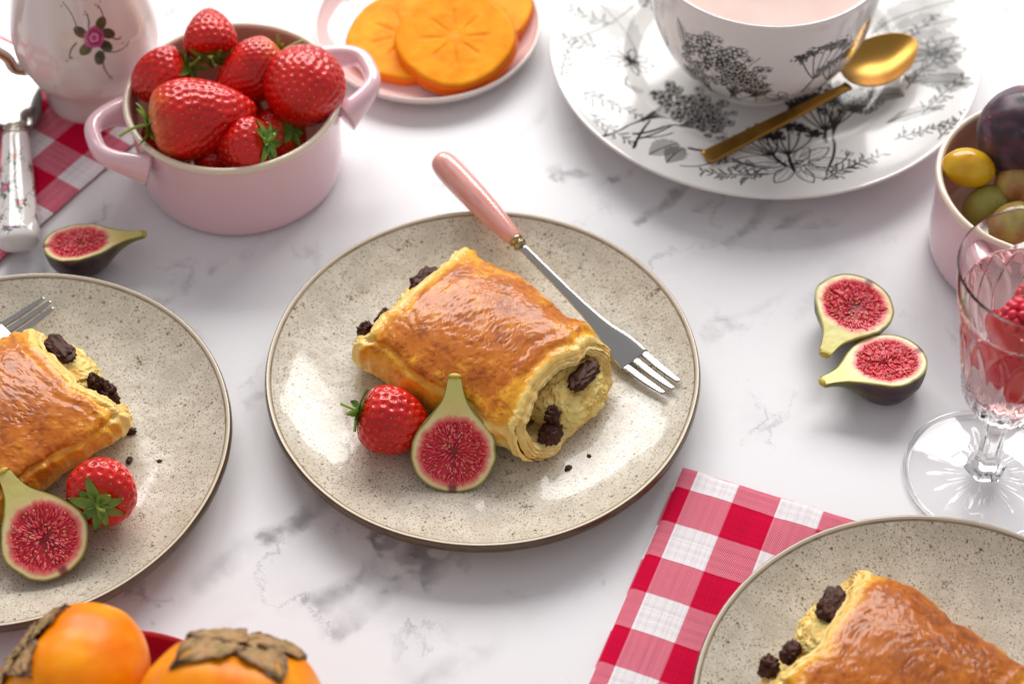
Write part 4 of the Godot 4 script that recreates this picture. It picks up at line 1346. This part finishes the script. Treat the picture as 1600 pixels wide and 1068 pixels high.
	lathe(tea, spl([Vector2(0, 7.5), Vector2(4.0, 7.5), Vector2(5.9, 7.5), Vector2(6.02, 7.54)], 8), 90, func(_u, _v, q): return lin(216, 186, 176).lerp(lin(224, 198, 190), clampf(0.5 + F(q, 0.3, 2.0), 0, 1)))
	single("tea", "pale pinkish milky tea filling the printed teacup", "tea", tea, mat(0.5, {"metallic_specular": 0.15}), Vector3(13.7, 0.74, -22.3))
	# handle on the far left side of the cup
	var hd := Mb.new()
	var pts := []
	for q in 9:
		var a := -1.25 + 2.5 * q / 8.0
		pts.append(Vector3(0.6, 4.8 + 2.5 * sin(a), -5.2 - 2.6 * cos(a) + 0.3))
	ribbon(hd, pts, [0.32, 0.3, 0.28, 0.28, 0.28, 0.28, 0.28, 0.3, 0.32], [0.26, 0.24, 0.22, 0.22, 0.22, 0.22, 0.22, 0.24, 0.26], Vector3(1, 0, 0), 16, 2.2, lin(230, 224, 220))
	part(t, "handle", hd, M.ceramic)
	# gold spoon
	t = thing("teaspoon", "brushed gold teaspoon lying on the printed saucer in front of the cup", "spoon", Vector3.ZERO)
	var gold := lin(164, 124, 60)
	var sp := Mb.new()
	var h0 := Vector3(10.45, 1.95, -14.25)
	var neck := Vector3(18.0, 2.35, -18.95)
	var bc := Vector3(20.3, 2.55, -20.9)
	var d := (neck - h0).normalized()
	ribbon(sp, [h0, h0 + d * 0.08, h0.lerp(neck, 0.3), h0.lerp(neck, 0.6), h0.lerp(neck, 0.85), neck, neck + d * 0.5], [0.46, 0.5, 0.44, 0.38, 0.3, 0.26, 0.3], [0.08, 0.1, 0.11, 0.12, 0.14, 0.14, 0.1], Vector3.UP, 20, 4.5, gold)
	part(t, "handle", sp, M.gold)
	var bw := Mb.new()
	var bx := (Vector3(bc.x, 0, bc.z) - Vector3(neck.x, 0, neck.z)).normalized()
	var bz := bx.cross(Vector3.UP)
	bw.grid(64, 40, func(u: float, v: float) -> Vector3:
		var a := u * TAU
		var f := v * 2.0
		var rho := sin(minf(f, 2.0 - f) * PI * 0.5)
		var egg := 1.0 - 0.14 * cos(a)
		var q := Vector2(cos(a) * 2.55, sin(a) * 1.66 * egg) * rho
		var dep := -0.72 * (1.0 - rho * rho)
		var y := dep + (0.03 if f < 1.0 else -0.09)
		return bc + bx * q.x + bz * q.y + Vector3(0, y + 0.28, 0) + Vector3(0, 0.06 * cos(a) * rho, 0), gold)
	part(t, "bowl", bw, M.gold)


# ---------------------------------------------------------------- persimmons
func slice(label: String, at: Vector3, b: Basis, r: float, sd: float) -> void:
	var t := thing("persimmon_slice", label, "persimmon slice", at, "sliced persimmon on the pink plate", b)
	var fl := Mb.new()
	var rad := func(a: float) -> float: return r * (1.0 + 0.025 * cos(a * 4.0 + sd) + 0.02 * N(Vector3(cos(a), sin(a), 0), 1.5, sd))
	fl.grid(120, 44, func(u: float, v: float) -> Vector3:
		var a := u * TAU
		var rr: float = rad.call(a) * (1.0 - 0.02 * sst(0.9, 1.0, v))
		var q := Vector3(cos(a), 0, sin(a)) * rr * v
		var star := pow(absf(cos(a * 4.0 + sd)), 30.0) * sst(0.12, 0.25, v) * (1.0 - sst(0.5, 0.62, v))
		return q + Vector3(0, 0.42 - 0.05 * star + 0.02 * N(q, 1.2, sd) - 0.06 * sst(0.95, 1.0, v), 0), func(u: float, v: float, q: Vector3) -> Color:
			var a := u * TAU
			var star := pow(absf(cos(a * 4.0 + sd)), 24.0) * sst(0.1, 0.25, v) * (1.0 - sst(0.48, 0.62, v))
			var c := lin(248, 146, 4).lerp(lin(252, 170, 24), clampf(0.5 + F(q, 0.6, sd), 0, 1))
			c = c.lerp(lin(234, 118, 4), star * 0.45)
			return c.lerp(lin(248, 170, 60), (1.0 - sst(0.03, 0.14, v)) * 0.8), null, Vector3.UP)
	part(t, "flesh", fl, M.slice)
	var pe := Mb.new()
	var pr := [Vector2(1.0, 0.36), Vector2(1.02, 0.2), Vector2(1.02, 0.0), Vector2(1.0, -0.3), Vector2(0.97, -0.4), Vector2(0.0, -0.4)]
	var o := spl(pr, 4)
	pe.grid(120, o.size() - 1, func(u: float, v: float) -> Vector3:
		var a := u * TAU
		var q := at_curve(o, v)
		var rr: float = rad.call(a) * q.x * 0.985
		return Vector3(cos(a) * rr, q.y, sin(a) * rr), lin(232, 112, 12), null, Vector3.ZERO)
	part(t, "peel", pe, M.fruit)


func persimmon(label: String, at: Vector3, ax: Vector3, r: float, sd: float, spin: float) -> void:
	var t := thing("persimmon", label, "persimmon", at, "whole persimmons in the red bowl", upright(ax, spin))
	var mb := Mb.new()
	var body := func(u: float, v: float) -> Vector3:
		var a := u * TAU
		var b := v * PI
		var rr := r * (1.0 + 0.035 * cos(a * 4.0) * sin(b) + 0.02 * N(Vector3(cos(a), cos(b), sin(a)), 1.2, sd))
		var q := Vector3(spw(sin(b), 0.9) * cos(a) * rr, cos(b) * rr * 0.82, spw(sin(b), 0.9) * sin(a) * rr)
		q.y -= 0.5 * exp(-pow(sin(b) / 0.3, 2.0)) * (1.0 if b < 1.5 else 0.0)
		return q
	mb.grid(90, 60, body, func(_u, _v, p): return lin(250, 156, 4).lerp(lin(240, 120, 0), clampf(0.45 + F(p, 0.35, sd), 0, 1)).lerp(lin(246, 176, 60), clampf(F(p, 0.8, sd + 5.0), 0, 1) * 0.4))
	part(t, "flesh", mb, M.fruit)
	for k in 4:
		var lf := Mb.new()
		var a0 := k * PI / 2.0 + rng.randf_range(-0.15, 0.15)
		var ln := r * rng.randf_range(0.6, 0.78)
		var wd := r * rng.randf_range(0.25, 0.34)
		var o: float = sd + k * 3.7
		var rim_ := func(u: float, v: float, top: bool) -> Vector3:
			var s := u * 2.0 - 1.0
			var rag := 1.0 + 0.3 * F(Vector3(s * 2.0, v * 3.0, o), 1.2)
			var w := wd * pow(maxf(sin(PI * pow(v * 0.9 + 0.1, 0.9)), 0.0), 0.75) * rag
			var rad := 0.25 + ln * v * (1.0 + 0.1 * N(Vector3(s * 1.5, 0, o), 1.5))
			var z := s * w
			var d := sqrt(rad * rad + z * z) / (r * 1.03)
			var base := sqrt(maxf(0.02, 1.0 - d * d)) * r * 0.82 - 0.35 * exp(-pow(d / 0.3, 2.0))
			var curl := 0.05 + 0.42 * pow(v, 2.2) * (0.4 + N(Vector3(s, v, o), 1.3)) + 0.2 * s * s * (0.3 + N(Vector3(s * 2.0, v, o + 9.0), 1.0)) + 0.12 * F(Vector3(s * 1.6, v * 2.4, o), 1.6)
			return Vector3(rad, base + curl + (0.015 if top else -0.015), z).rotated(Vector3.UP, a0)
		var c := func(u: float, v: float, p: Vector3) -> Color:
			var k2 := F(p, 0.9, o)
			var q := lin(172, 128, 82).lerp(lin(134, 112, 58), clampf(0.35 + k2 * 1.3, 0, 1))
			q = q.lerp(lin(84, 56, 36), 0.85 * sst(0.25, 0.6, F(p, 0.8, o + 5.0) + 0.25 * absf(u * 2.0 - 1.0) * v))
			q = q.lerp(lin(58, 38, 28), sst(0.7, 1.0, absf(u * 2.0 - 1.0)) * 0.6 + sst(0.82, 1.0, v) * 0.6)
			return q.lerp(lin(206, 180, 146), clampf(F(p * Vector3(1, 1, 1), 3.0, o) + 0.1 + 0.3 * sin((u - 0.5) * 40.0 + v * 6.0), 0, 1) * 0.5)
		lf.grid(28, 30, func(u, v): return rim_.call(u, v, true), c, null, t.basis.inverse() * t.basis * Vector3.UP)
		lf.grid(28, 30, func(u, v): return rim_.call(u, v, false), c, null, Vector3.DOWN)
		part(t, "calyx_leaf", lf, M.dry)
	var st := Mb.new()
	ball(st, Vector3(0, r * 0.62, 0), Vector3(0.4, 0.35, 0.4), Basis.IDENTITY, 16, 8, lin(96, 72, 44), 0.3, 2.0, sd)
	part(t, "stem_end", st, M.dry)


func persimmons() -> void:
	var t := thing("side_plate", "small pink plate holding persimmon slices between the pot and the teacup", "plate", Vector3(-4.64, 0, -26.1))
	var mb := Mb.new()
	lathe(mb, spl([Vector2(0, 0.42), Vector2(4.6, 0.42), Vector2(5.5, 0.55), Vector2(6.1, 0.95), Vector2(6.28, 1.16)], 6), 120, lin(240, 208, 206))
	part(t, "dish", mb, M.ceramic)
	mb = Mb.new()
	lathe(mb, spl([Vector2(6.28, 1.16), Vector2(6.36, 1.22), Vector2(6.44, 1.16), Vector2(6.4, 0.95), Vector2(6.0, 0.45), Vector2(5.2, 0.1), Vector2(4.8, 0.02), Vector2(4.3, 0.02), Vector2(4.2, 0.15), Vector2(0, 0.2)], 5), 120, lin(236, 222, 214))
	part(t, "rim", mb, M.ceramic)
	slice("persimmon slice on top of the others with a star at its centre", Vector3(-3.0, 1.75, -23.85), turn(Vector3(1, 0.02, 0.05), Vector3(0.05, 0.97, 0.2)), 3.32, 0.3)
	slice("persimmon slice on the left of the pink plate, half under the top one", Vector3(-5.9, 1.0, -24.9), turn(Vector3(1, 0.05, 0), Vector3(-0.08, 0.99, 0.1)), 3.3, 1.1)
	slice("persimmon slice on the right of the pink plate, behind the top one", Vector3(-1.9, 1.05, -27.4), turn(Vector3(1, -0.04, 0.1), Vector3(0.1, 0.99, 0.05)), 3.3, 2.0)
	t = thing("fruit_bowl", "crimson bowl with two whole persimmons, cut by the picture's bottom edge", "bowl", Vector3(-16.9, 0, 22.75))
	mb = Mb.new()
	lathe(mb, spl([Vector2(0, 0.6), Vector2(3.2, 0.65), Vector2(5.2, 1.2), Vector2(6.3, 2.2), Vector2(6.86, 3.5)], 6), 110, lin(186, 24, 62))
	part(t, "lining", mb, M.ceramic)
	mb = Mb.new()
	lathe(mb, spl([Vector2(6.86, 3.5), Vector2(6.94, 3.62), Vector2(7.03, 3.52), Vector2(6.6, 2.1), Vector2(5.4, 0.9), Vector2(3.2, 0.4), Vector2(2.8, 0.0), Vector2(2.4, 0.02), Vector2(0, 0.2)], 5), 110, lin(206, 60, 92))
	part(t, "shell", mb, M.ceramic)
	persimmon("whole orange persimmon in the crimson bowl, the left one, leaves curling on its left", Vector3(-18.05, 5.6, 19.5), Vector3(-0.72, 0.6, -0.3), 3.35, 3.0, 0.4)
	persimmon("whole orange persimmon in front, dry brown leaves across its top", Vector3(-11.2, 7.4, 22.1), Vector3(0.2, 0.72, -0.66), 3.85, 8.0, 0.75)


# ---------------------------------------------------------------- jug, cake server
func rose(p: Pic, c: Vector2, s: float, rr: RandomNumberGenerator, petal: Color, leafc: Color) -> void:
	for e in [[-1.3, -0.1, 2.6], [-0.9, -1.0, 3.9], [1.1, -0.7, 5.6], [0.9, 0.8, 0.7], [-0.8, 1.0, 2.2], [-0.1, 2.0, 1.4]]:
		var a: Vector2 = c + Vector2(e[0], e[1]) * s * 0.85
		var d: Vector2 = Vector2.from_angle(e[2])
		for k in 9:
			var f := k / 8.0
			var q := a + d * s * (f - 0.3)
			p.dab(q.x, q.y, s * 0.46 * sin(PI * (0.12 + 0.76 * f)), leafc.lerp(Color8(40, 50, 34), rr.randf() * 0.5), 0.9)
	for k in 30:
		var q := Vector2.from_angle(k * 2.4) * s * 0.72 * sqrt(k / 30.0)
		p.dab(c.x + q.x, c.y + q.y, s * 0.33, petal.lerp(Color8(150, 50, 100), rr.randf() * 0.6), 0.8)
	for k in 5:
		p.curve(c + Vector2.from_angle(k * 1.3) * s * 0.5, c + Vector2.from_angle(k * 1.3 + 1.2) * s * 0.55, 0.3, s * 0.07, s * 0.05, Color8(140, 40, 90), 0.7)
		p.curve(c + Vector2.from_angle(k * 1.3 + 0.5) * s * 0.3, c + Vector2.from_angle(k * 1.3 + 1.5) * s * 0.3, 0.3, s * 0.06, s * 0.05, Color8(232, 170, 196), 0.7)
	for e in [[-1.2, -1.2, -1.1, -2.6], [0.3, -1.0, 0.2, -2.2], [1.4, -0.6, 2.2, -3.2], [1.6, 0.2, 2.4, 1.6], [-0.5, 1.4, -2.8, 1.7], [-0.5, 1.4, -0.6, 4.2], [-1.5, 0.4, -2.2, 0.9]]:
		var b: Vector2 = c + Vector2(e[2], e[3]) * s
		p.curve(c + Vector2(e[0], e[1]) * s, b, 0.12, s * 0.07, s * 0.05, Color8(96, 84, 84), 0.7)
		for k in 3:
			p.dab(b.x + rr.randfn() * s * 0.2, b.y + rr.randfn() * s * 0.2, s * 0.09, Color8(96, 84, 84), 0.6)


func jug() -> void:
	var rr := RandomNumberGenerator.new()
	rr.seed = 31
	var p := Pic.new(1024, 512, Color8(226, 214, 208))
	# the rose sits where the jug faces the viewer; one turn across, 12 cm from foot to lip upside down
	for a in [0.19, 0.7]:
		rose(p, Vector2(a * 1024.0, 512.0 - 6.7 / 12.0 * 512.0), 27.0, rr, Color8(206, 96, 146), Color8(74, 84, 60))
	var m := mat(0.1, {"albedo_texture": p.texture(), "clearcoat_enabled": true, "clearcoat": 0.6, "clearcoat_roughness": 0.04})
	var t := thing("milk_jug", "white porcelain jug with a pink rose and a gilded handle, behind the strawberries", "jug", Vector3(-23.0, 0.34, -21.7))
	var o := spl([Vector2(2.72, 1.45), Vector2(3.1, 1.8), Vector2(3.6, 2.6), Vector2(3.9, 3.8), Vector2(3.88, 5.2), Vector2(3.55, 6.8), Vector2(3.1, 8.4), Vector2(2.8, 9.8), Vector2(2.9, 11.0), Vector2(3.2, 11.8)], 6)
	var mb := Mb.new()
	mb.grid(200, o.size() - 1, func(u: float, v: float) -> Vector3:
		var q := at_curve(o, v)
		var a := u * TAU
		var r := q.x * (1.0 + 0.008 * cos(a * 14.0) * sst(0.05, 0.3, v))
		return Vector3(r * cos(a), q.y, r * sin(a)), Color.WHITE, func(u, _v, q): return Vector2(u, 1.0 - q.y / 12.0))
	part(t, "body", mb, m)
	mb = Mb.new()
	lathe(mb, spl([Vector2(3.2, 11.8), Vector2(3.22, 11.92), Vector2(3.1, 11.9), Vector2(2.8, 11.0), Vector2(2.6, 9.8), Vector2(3.3, 6.8), Vector2(3.6, 4.0), Vector2(2.6, 1.8), Vector2(0, 1.6)], 4), 90, lin(228, 218, 212))
	part(t, "lining", mb, M.ceramic)
	mb = Mb.new()
	lathe(mb, spl([Vector2(2.72, 1.47), Vector2(2.6, 1.34), Vector2(2.58, 1.2), Vector2(2.66, 0.9), Vector2(2.78, 0.5), Vector2(2.85, 0.15), Vector2(2.8, 0.0), Vector2(2.4, 0.0), Vector2(2.2, 0.4), Vector2(0, 0.6)], 4), 90, lin(224, 206, 202))
	part(t, "foot", mb, M.ceramic)
	var hp := [Vector3(-3.1, 9.4, 0.9), Vector3(-4.3, 9.8, 1.1), Vector3(-5.4, 8.6, 1.3), Vector3(-5.2, 6.8, 1.3), Vector3(-4.95, 5.4, 1.3), Vector3(-5.0, 4.6, 1.4), Vector3(-4.2, 3.6, 1.3), Vector3(-3.95, 2.7, 1.2), Vector3(-3.3, 2.5, 1.1)]
	mb = Mb.new()
	ribbon(mb, hp, [0.4, 0.36, 0.34, 0.34, 0.36, 0.34, 0.34, 0.36, 0.4], [0.3, 0.28, 0.26, 0.26, 0.28, 0.26, 0.26, 0.28, 0.3], Vector3(0, 0, 1), 20, 2.2, lin(228, 218, 212))
	part(t, "handle", mb, M.ceramic)
	mb = Mb.new()
	var gp := []
	for q in hp:
		gp.append(q + Vector3(0.12, 0.06, 0.24))
	ribbon(mb, gp, [0.09, 0.1, 0.1, 0.1, 0.1, 0.1, 0.1, 0.1, 0.09], [0.12, 0.13, 0.13, 0.13, 0.13, 0.13, 0.13, 0.13, 0.12], Vector3(0, 0, 1), 12, 2.0, lin(190, 130, 60))
	part(t, "gilding", mb, M.gold)


func cake_server() -> void:
	var rr := RandomNumberGenerator.new()
	rr.seed = 13
	var t := thing("cake_server", "cake server with steel blade and flowered porcelain handle on the left napkin", "cake server", Vector3.ZERO)
	# blade: an extruded outline
	var ring := [Vector2(-27.4, -17.9), Vector2(-26.35, -17.75), Vector2(-25.75, -18.4), Vector2(-25.8, -20.4), Vector2(-26.6, -22.4), Vector2(-27.6, -24.2), Vector2(-29.6, -25.4), Vector2(-31.2, -24.6), Vector2(-30.9, -22.0), Vector2(-29.6, -19.6), Vector2(-28.4, -18.3)]
	var o := spl(ring + [ring[0]], 5)
	var mb := Mb.new()
	var cen := Vector2(-28.2, -21.2)
	var lev := [[0.0, 1.28], [0.6, 1.25], [0.96, 1.2], [1.0, 1.14], [1.0, 0.9], [0.97, 0.86], [0.0, 0.9]]
	mb.grid(o.size() - 1, lev.size() - 1, func(u: float, v: float) -> Vector3:
		var q := cen.lerp(at_curve(o, u), lev[int(round(v * (lev.size() - 1)))][0])
		return Vector3(q.x, lev[int(round(v * (lev.size() - 1)))][1], q.y), lin(140, 138, 136))
	part(t, "blade", mb, M.steel)
	var a := Vector3(-26.85, 1.2, -17.95)
	var b := Vector3(-25.35, 1.28, -8.9)
	var d := (b - a).normalized()
	mb = Mb.new()
	ribbon(mb, [a, a + d * 0.1, a + d * 0.3, a + d * 0.45, a + d * 0.6, a + d * 0.85, a + d * 1.0], [0.5, 0.62, 0.72, 0.62, 0.66, 0.78, 0.7], [0.3, 0.42, 0.5, 0.44, 0.46, 0.52, 0.46], Vector3.UP, 24, 2.4, lin(178, 168, 152))
	part(t, "ferrule", mb, M.steel)
	var p := Pic.new(256, 512, Color8(230, 224, 220))
	for k in 3:
		for e in [[64.0, 250.0, 15.0, Color8(220, 130, 150)], [84.0, 176.0, 11.0, Color8(214, 150, 60)], [92.0, 296.0, 10.0, Color8(196, 56, 56)], [52.0, 330.0, 9.0, Color8(214, 120, 140)], [76.0, 392.0, 12.0, Color8(140, 140, 190)], [44.0, 200.0, 8.0, Color8(190, 60, 70)]]:
			rose(p, Vector2(fposmod(e[0] + k * 85.0 - 20.0, 256.0), e[1]), e[2] * 0.8, rr, e[3], Color8(110, 140, 110))
	mb = Mb.new()
	var pts := []
	var rw := [0.62, 0.72, 0.76, 0.84, 0.92, 1.0, 1.08, 1.12, 0.95, 0.3]
	var rh := [0.46, 0.54, 0.56, 0.6, 0.62, 0.66, 0.72, 0.74, 0.62, 0.2]
	var fr := [0.0, 0.02, 0.1, 0.25, 0.45, 0.65, 0.82, 0.91, 0.975, 1.0]
	var h0 := a + d * 0.95
	for q in fr:
		pts.append(h0.lerp(b, q))
	ribbon(mb, pts, rw, rh, Vector3.UP, 36, 2.6, Color.WHITE, func(u, v, _p): return Vector2(u, v), 6)
	part(t, "handle", mb, mat(0.1, {"albedo_texture": p.texture(), "clearcoat_enabled": true, "clearcoat": 0.5, "clearcoat_roughness": 0.05}))


# ---------------------------------------------------------------- goblet
func raspberry_mesh(r: float, L: float, sd: float) -> Mb:
	var mb := Mb.new()
	var k := 0
	for row in 7:
		var f := (row + 0.5) / 7.0
		var rr := r * sin(PI * pow(f, 0.75)) * 0.86
		var m := maxi(4, int(TAU * rr / 0.36))
		for i in m:
			var a := (i + 0.5 * (row % 2)) / m * TAU + sd
			ball(mb, Vector3(cos(a) * rr, L * (0.5 - f), sin(a) * rr), Vector3.ONE * 0.225, Basis.IDENTITY, 12, 8, lin(232, 40, 72).lerp(lin(206, 22, 52), fposmod(k * 0.37, 1.0)))
			k += 1
	ball(mb, Vector3.ZERO, Vector3(r * 0.8, L * 0.46, r * 0.8), Basis.IDENTITY, 16, 10, lin(170, 14, 40))
	return mb


func goblet() -> void:
	var at := Vector3(22.25, 0, 5.35)
	var t := thing("goblet", "cut crystal goblet of pink drink and berries at the right edge", "goblet", at)
	var out := spl([Vector2(0.05, 5.15), Vector2(0.8, 5.2), Vector2(1.35, 5.5), Vector2(1.8, 6.1), Vector2(2.12, 7.0), Vector2(2.36, 8.2), Vector2(2.66, 9.9), Vector2(2.98, 11.6), Vector2(3.3, 13.2), Vector2(3.48, 14.5)], 14)
	var inn := spl([Vector2(3.48, 14.5), Vector2(3.46, 14.56), Vector2(3.42, 14.55), Vector2(3.2, 13.2), Vector2(2.8, 11.6), Vector2(2.46, 9.9), Vector2(2.14, 8.2), Vector2(1.86, 7.2), Vector2(1.4, 6.55), Vector2(0.8, 6.25), Vector2(0.02, 6.2)], 8)
	var no := out.size()
	var all := PackedVector2Array(out)
	for i in range(1, inn.size()):
		all.append(inn[i])
	var mb := Mb.new()
	mb.grid(288, all.size() - 1, func(u: float, v: float) -> Vector3:
		var idx := int(round(v * (all.size() - 1)))
		var q := all[idx]
		var a := u * TAU
		var r := q.x
		if idx < no and q.y < 12.9:
			# crossing arcs cut round the bowl, scallops at its foot
			var h := clampf((q.y - 6.3) / 6.2, 0.0, 1.0)
			var g := fposmod(u * 8.0, 1.0) - 0.5
			var w := 0.5 * sin(PI * h)
			var cell := q.x * TAU / 8.0
			var dd := minf(absf(absf(g) - w), absf(absf(g) - (0.5 - w) * 0.9)) * cell
			var on := sst(0.0, 0.08, h) * (1.0 - sst(0.93, 1.0, h))
			r -= 0.11 * exp(-pow(dd / 0.15, 2.0)) * on
			r += 0.09 * absf(cos(a * 12.0)) * (1.0 - sst(6.2, 7.6, q.y)) * sst(0.5, 1.6, q.x)
		return Vector3(r * cos(a), q.y, r * sin(a)))
	part(t, "bowl", mb, M.crystal)
	mb = Mb.new()
	var st := spl([Vector2(0, 0.62), Vector2(0.9, 0.66), Vector2(0.82, 0.95), Vector2(0.6, 1.3), Vector2(0.52, 2.4), Vector2(0.55, 3.6), Vector2(0.62, 4.5), Vector2(0.85, 5.0), Vector2(0.9, 5.3), Vector2(0, 5.32)], 6)
	mb.grid(72, st.size() - 1, func(u: float, v: float) -> Vector3:
		var q := at_curve(st, v)
		var a := u * TAU
		var s := fposmod(a, TAU / 6.0) - TAU / 12.0
		var r := q.x * lerpf(1.0, cos(TAU / 12.0) / cos(s) * 1.06, 0.9)
		return Vector3(r * cos(a), q.y, r * sin(a)))
	part(t, "stem", mb, M.glass)
	mb = Mb.new()
	var ft := spl([Vector2(0, 0.68), Vector2(0.8, 0.66), Vector2(1.6, 0.46), Vector2(2.6, 0.34), Vector2(3.3, 0.27), Vector2(3.52, 0.24), Vector2(3.57, 0.17), Vector2(3.52, 0.08), Vector2(3.3, 0.05), Vector2(1.6, 0.05), Vector2(0, 0.06)], 8)
	var half := ft.size() * 0.62
	mb.grid(240, ft.size() - 1, func(u: float, v: float) -> Vector3:
		var q := at_curve(ft, v)
		var a := u * TAU
		var y := q.y
		if v > 0.7:
			var w := pow(absf(cos(a * 8.0)), 10.0)
			var w2 := pow(absf(sin(a * 8.0)), 16.0)
			y += 0.1 * w * (1.0 - sst(1.2, 2.9, q.x)) * sst(0.1, 0.5, q.x) + 0.04 * w2 * (1.0 - sst(0.6, 2.0, q.x))
		return Vector3(q.x * cos(a), y, q.x * sin(a)))
	part(t, "foot", mb, M.pane)
	mb = Mb.new()
	mb.grid(200, 16, func(u: float, v: float) -> Vector3:
		var a := u * TAU
		var b := v * TAU
		return Vector3((3.68 + 0.1 * cos(b)) * cos(a), 0.17 + 0.12 * sin(b), (3.68 + 0.1 * cos(b)) * sin(a)))
	part(t, "foot_edge", mb, M.glass)
	# the drink fills the bowl to just below the plain band
	mb = Mb.new()
	lathe(mb, spl([Vector2(0, 6.22), Vector2(0.8, 6.27), Vector2(1.4, 6.56), Vector2(1.87, 7.2), Vector2(2.15, 8.2), Vector2(2.47, 9.9), Vector2(2.81, 11.6), Vector2(3.02, 12.42), Vector2(2.9, 12.4), Vector2(0, 12.4)], 6), 90)
	single("drink", "pale pink sparkling drink filling the crystal goblet", "drink", mb, M.drink, at)
	var r1 := single("raspberry", "raspberry floating at the top of the pink drink", "raspberry", raspberry_mesh(0.85, 1.7, 0.3), M.berry, at + Vector3(-0.6, 12.1, 0.7), "raspberries in the goblet", upright(Vector3(0.3, 0.8, 0.3)))
	var rb := raspberry_mesh(0.95, 1.9, 1.3)
	single("raspberry", "raspberry sunk in the drink behind the floating one", "raspberry", rb, M.berry, at + Vector3(0.7, 10.8, -1.2), "raspberries in the goblet", upright(Vector3(-0.6, 0.4, 0.4)))
	single("raspberry", "raspberry low in the goblet on the side away from the viewer", "raspberry", rb, M.berry, at + Vector3(0.7, 9.0, -0.6), "raspberries in the goblet", upright(Vector3(0.5, 0.3, 0.6)))
	for k in 2:
		var s := Mb.new()
		s.grid(60, 30, func(u: float, v: float) -> Vector3:
			var a := u * TAU
			var b := v * PI
			var w := 1.2 * (1.0 - 0.35 * sin(a) * 0.5)
			return Vector3(cos(a) * sin(b) * w, 0.45 * spw(cos(b), 0.6), sin(a) * sin(b) * 1.45), func(_u, _v, p): return lin(222, 36, 60).lerp(lin(244, 140, 140), (1.0 - sst(0.2, 0.9, Vector2(p.x, p.z).length())) * 0.7))
		single("strawberry_slice", ["strawberry slice at the bottom of the drink, flat against the near side", "strawberry slice in the drink against the goblet's left side"][k], "strawberry slice", s, M.berry, at + [Vector3(0.25, 8.6, 0.75), Vector3(-0.75, 9.2, -0.2)][k], "strawberry slices in the goblet", [turn(Vector3(0.9, 0.3, 0.3), Vector3(0.1, 0.3, 0.95)), turn(Vector3(0.2, 0.9, 0.3), Vector3(-0.9, 0.2, 0.3))][k])
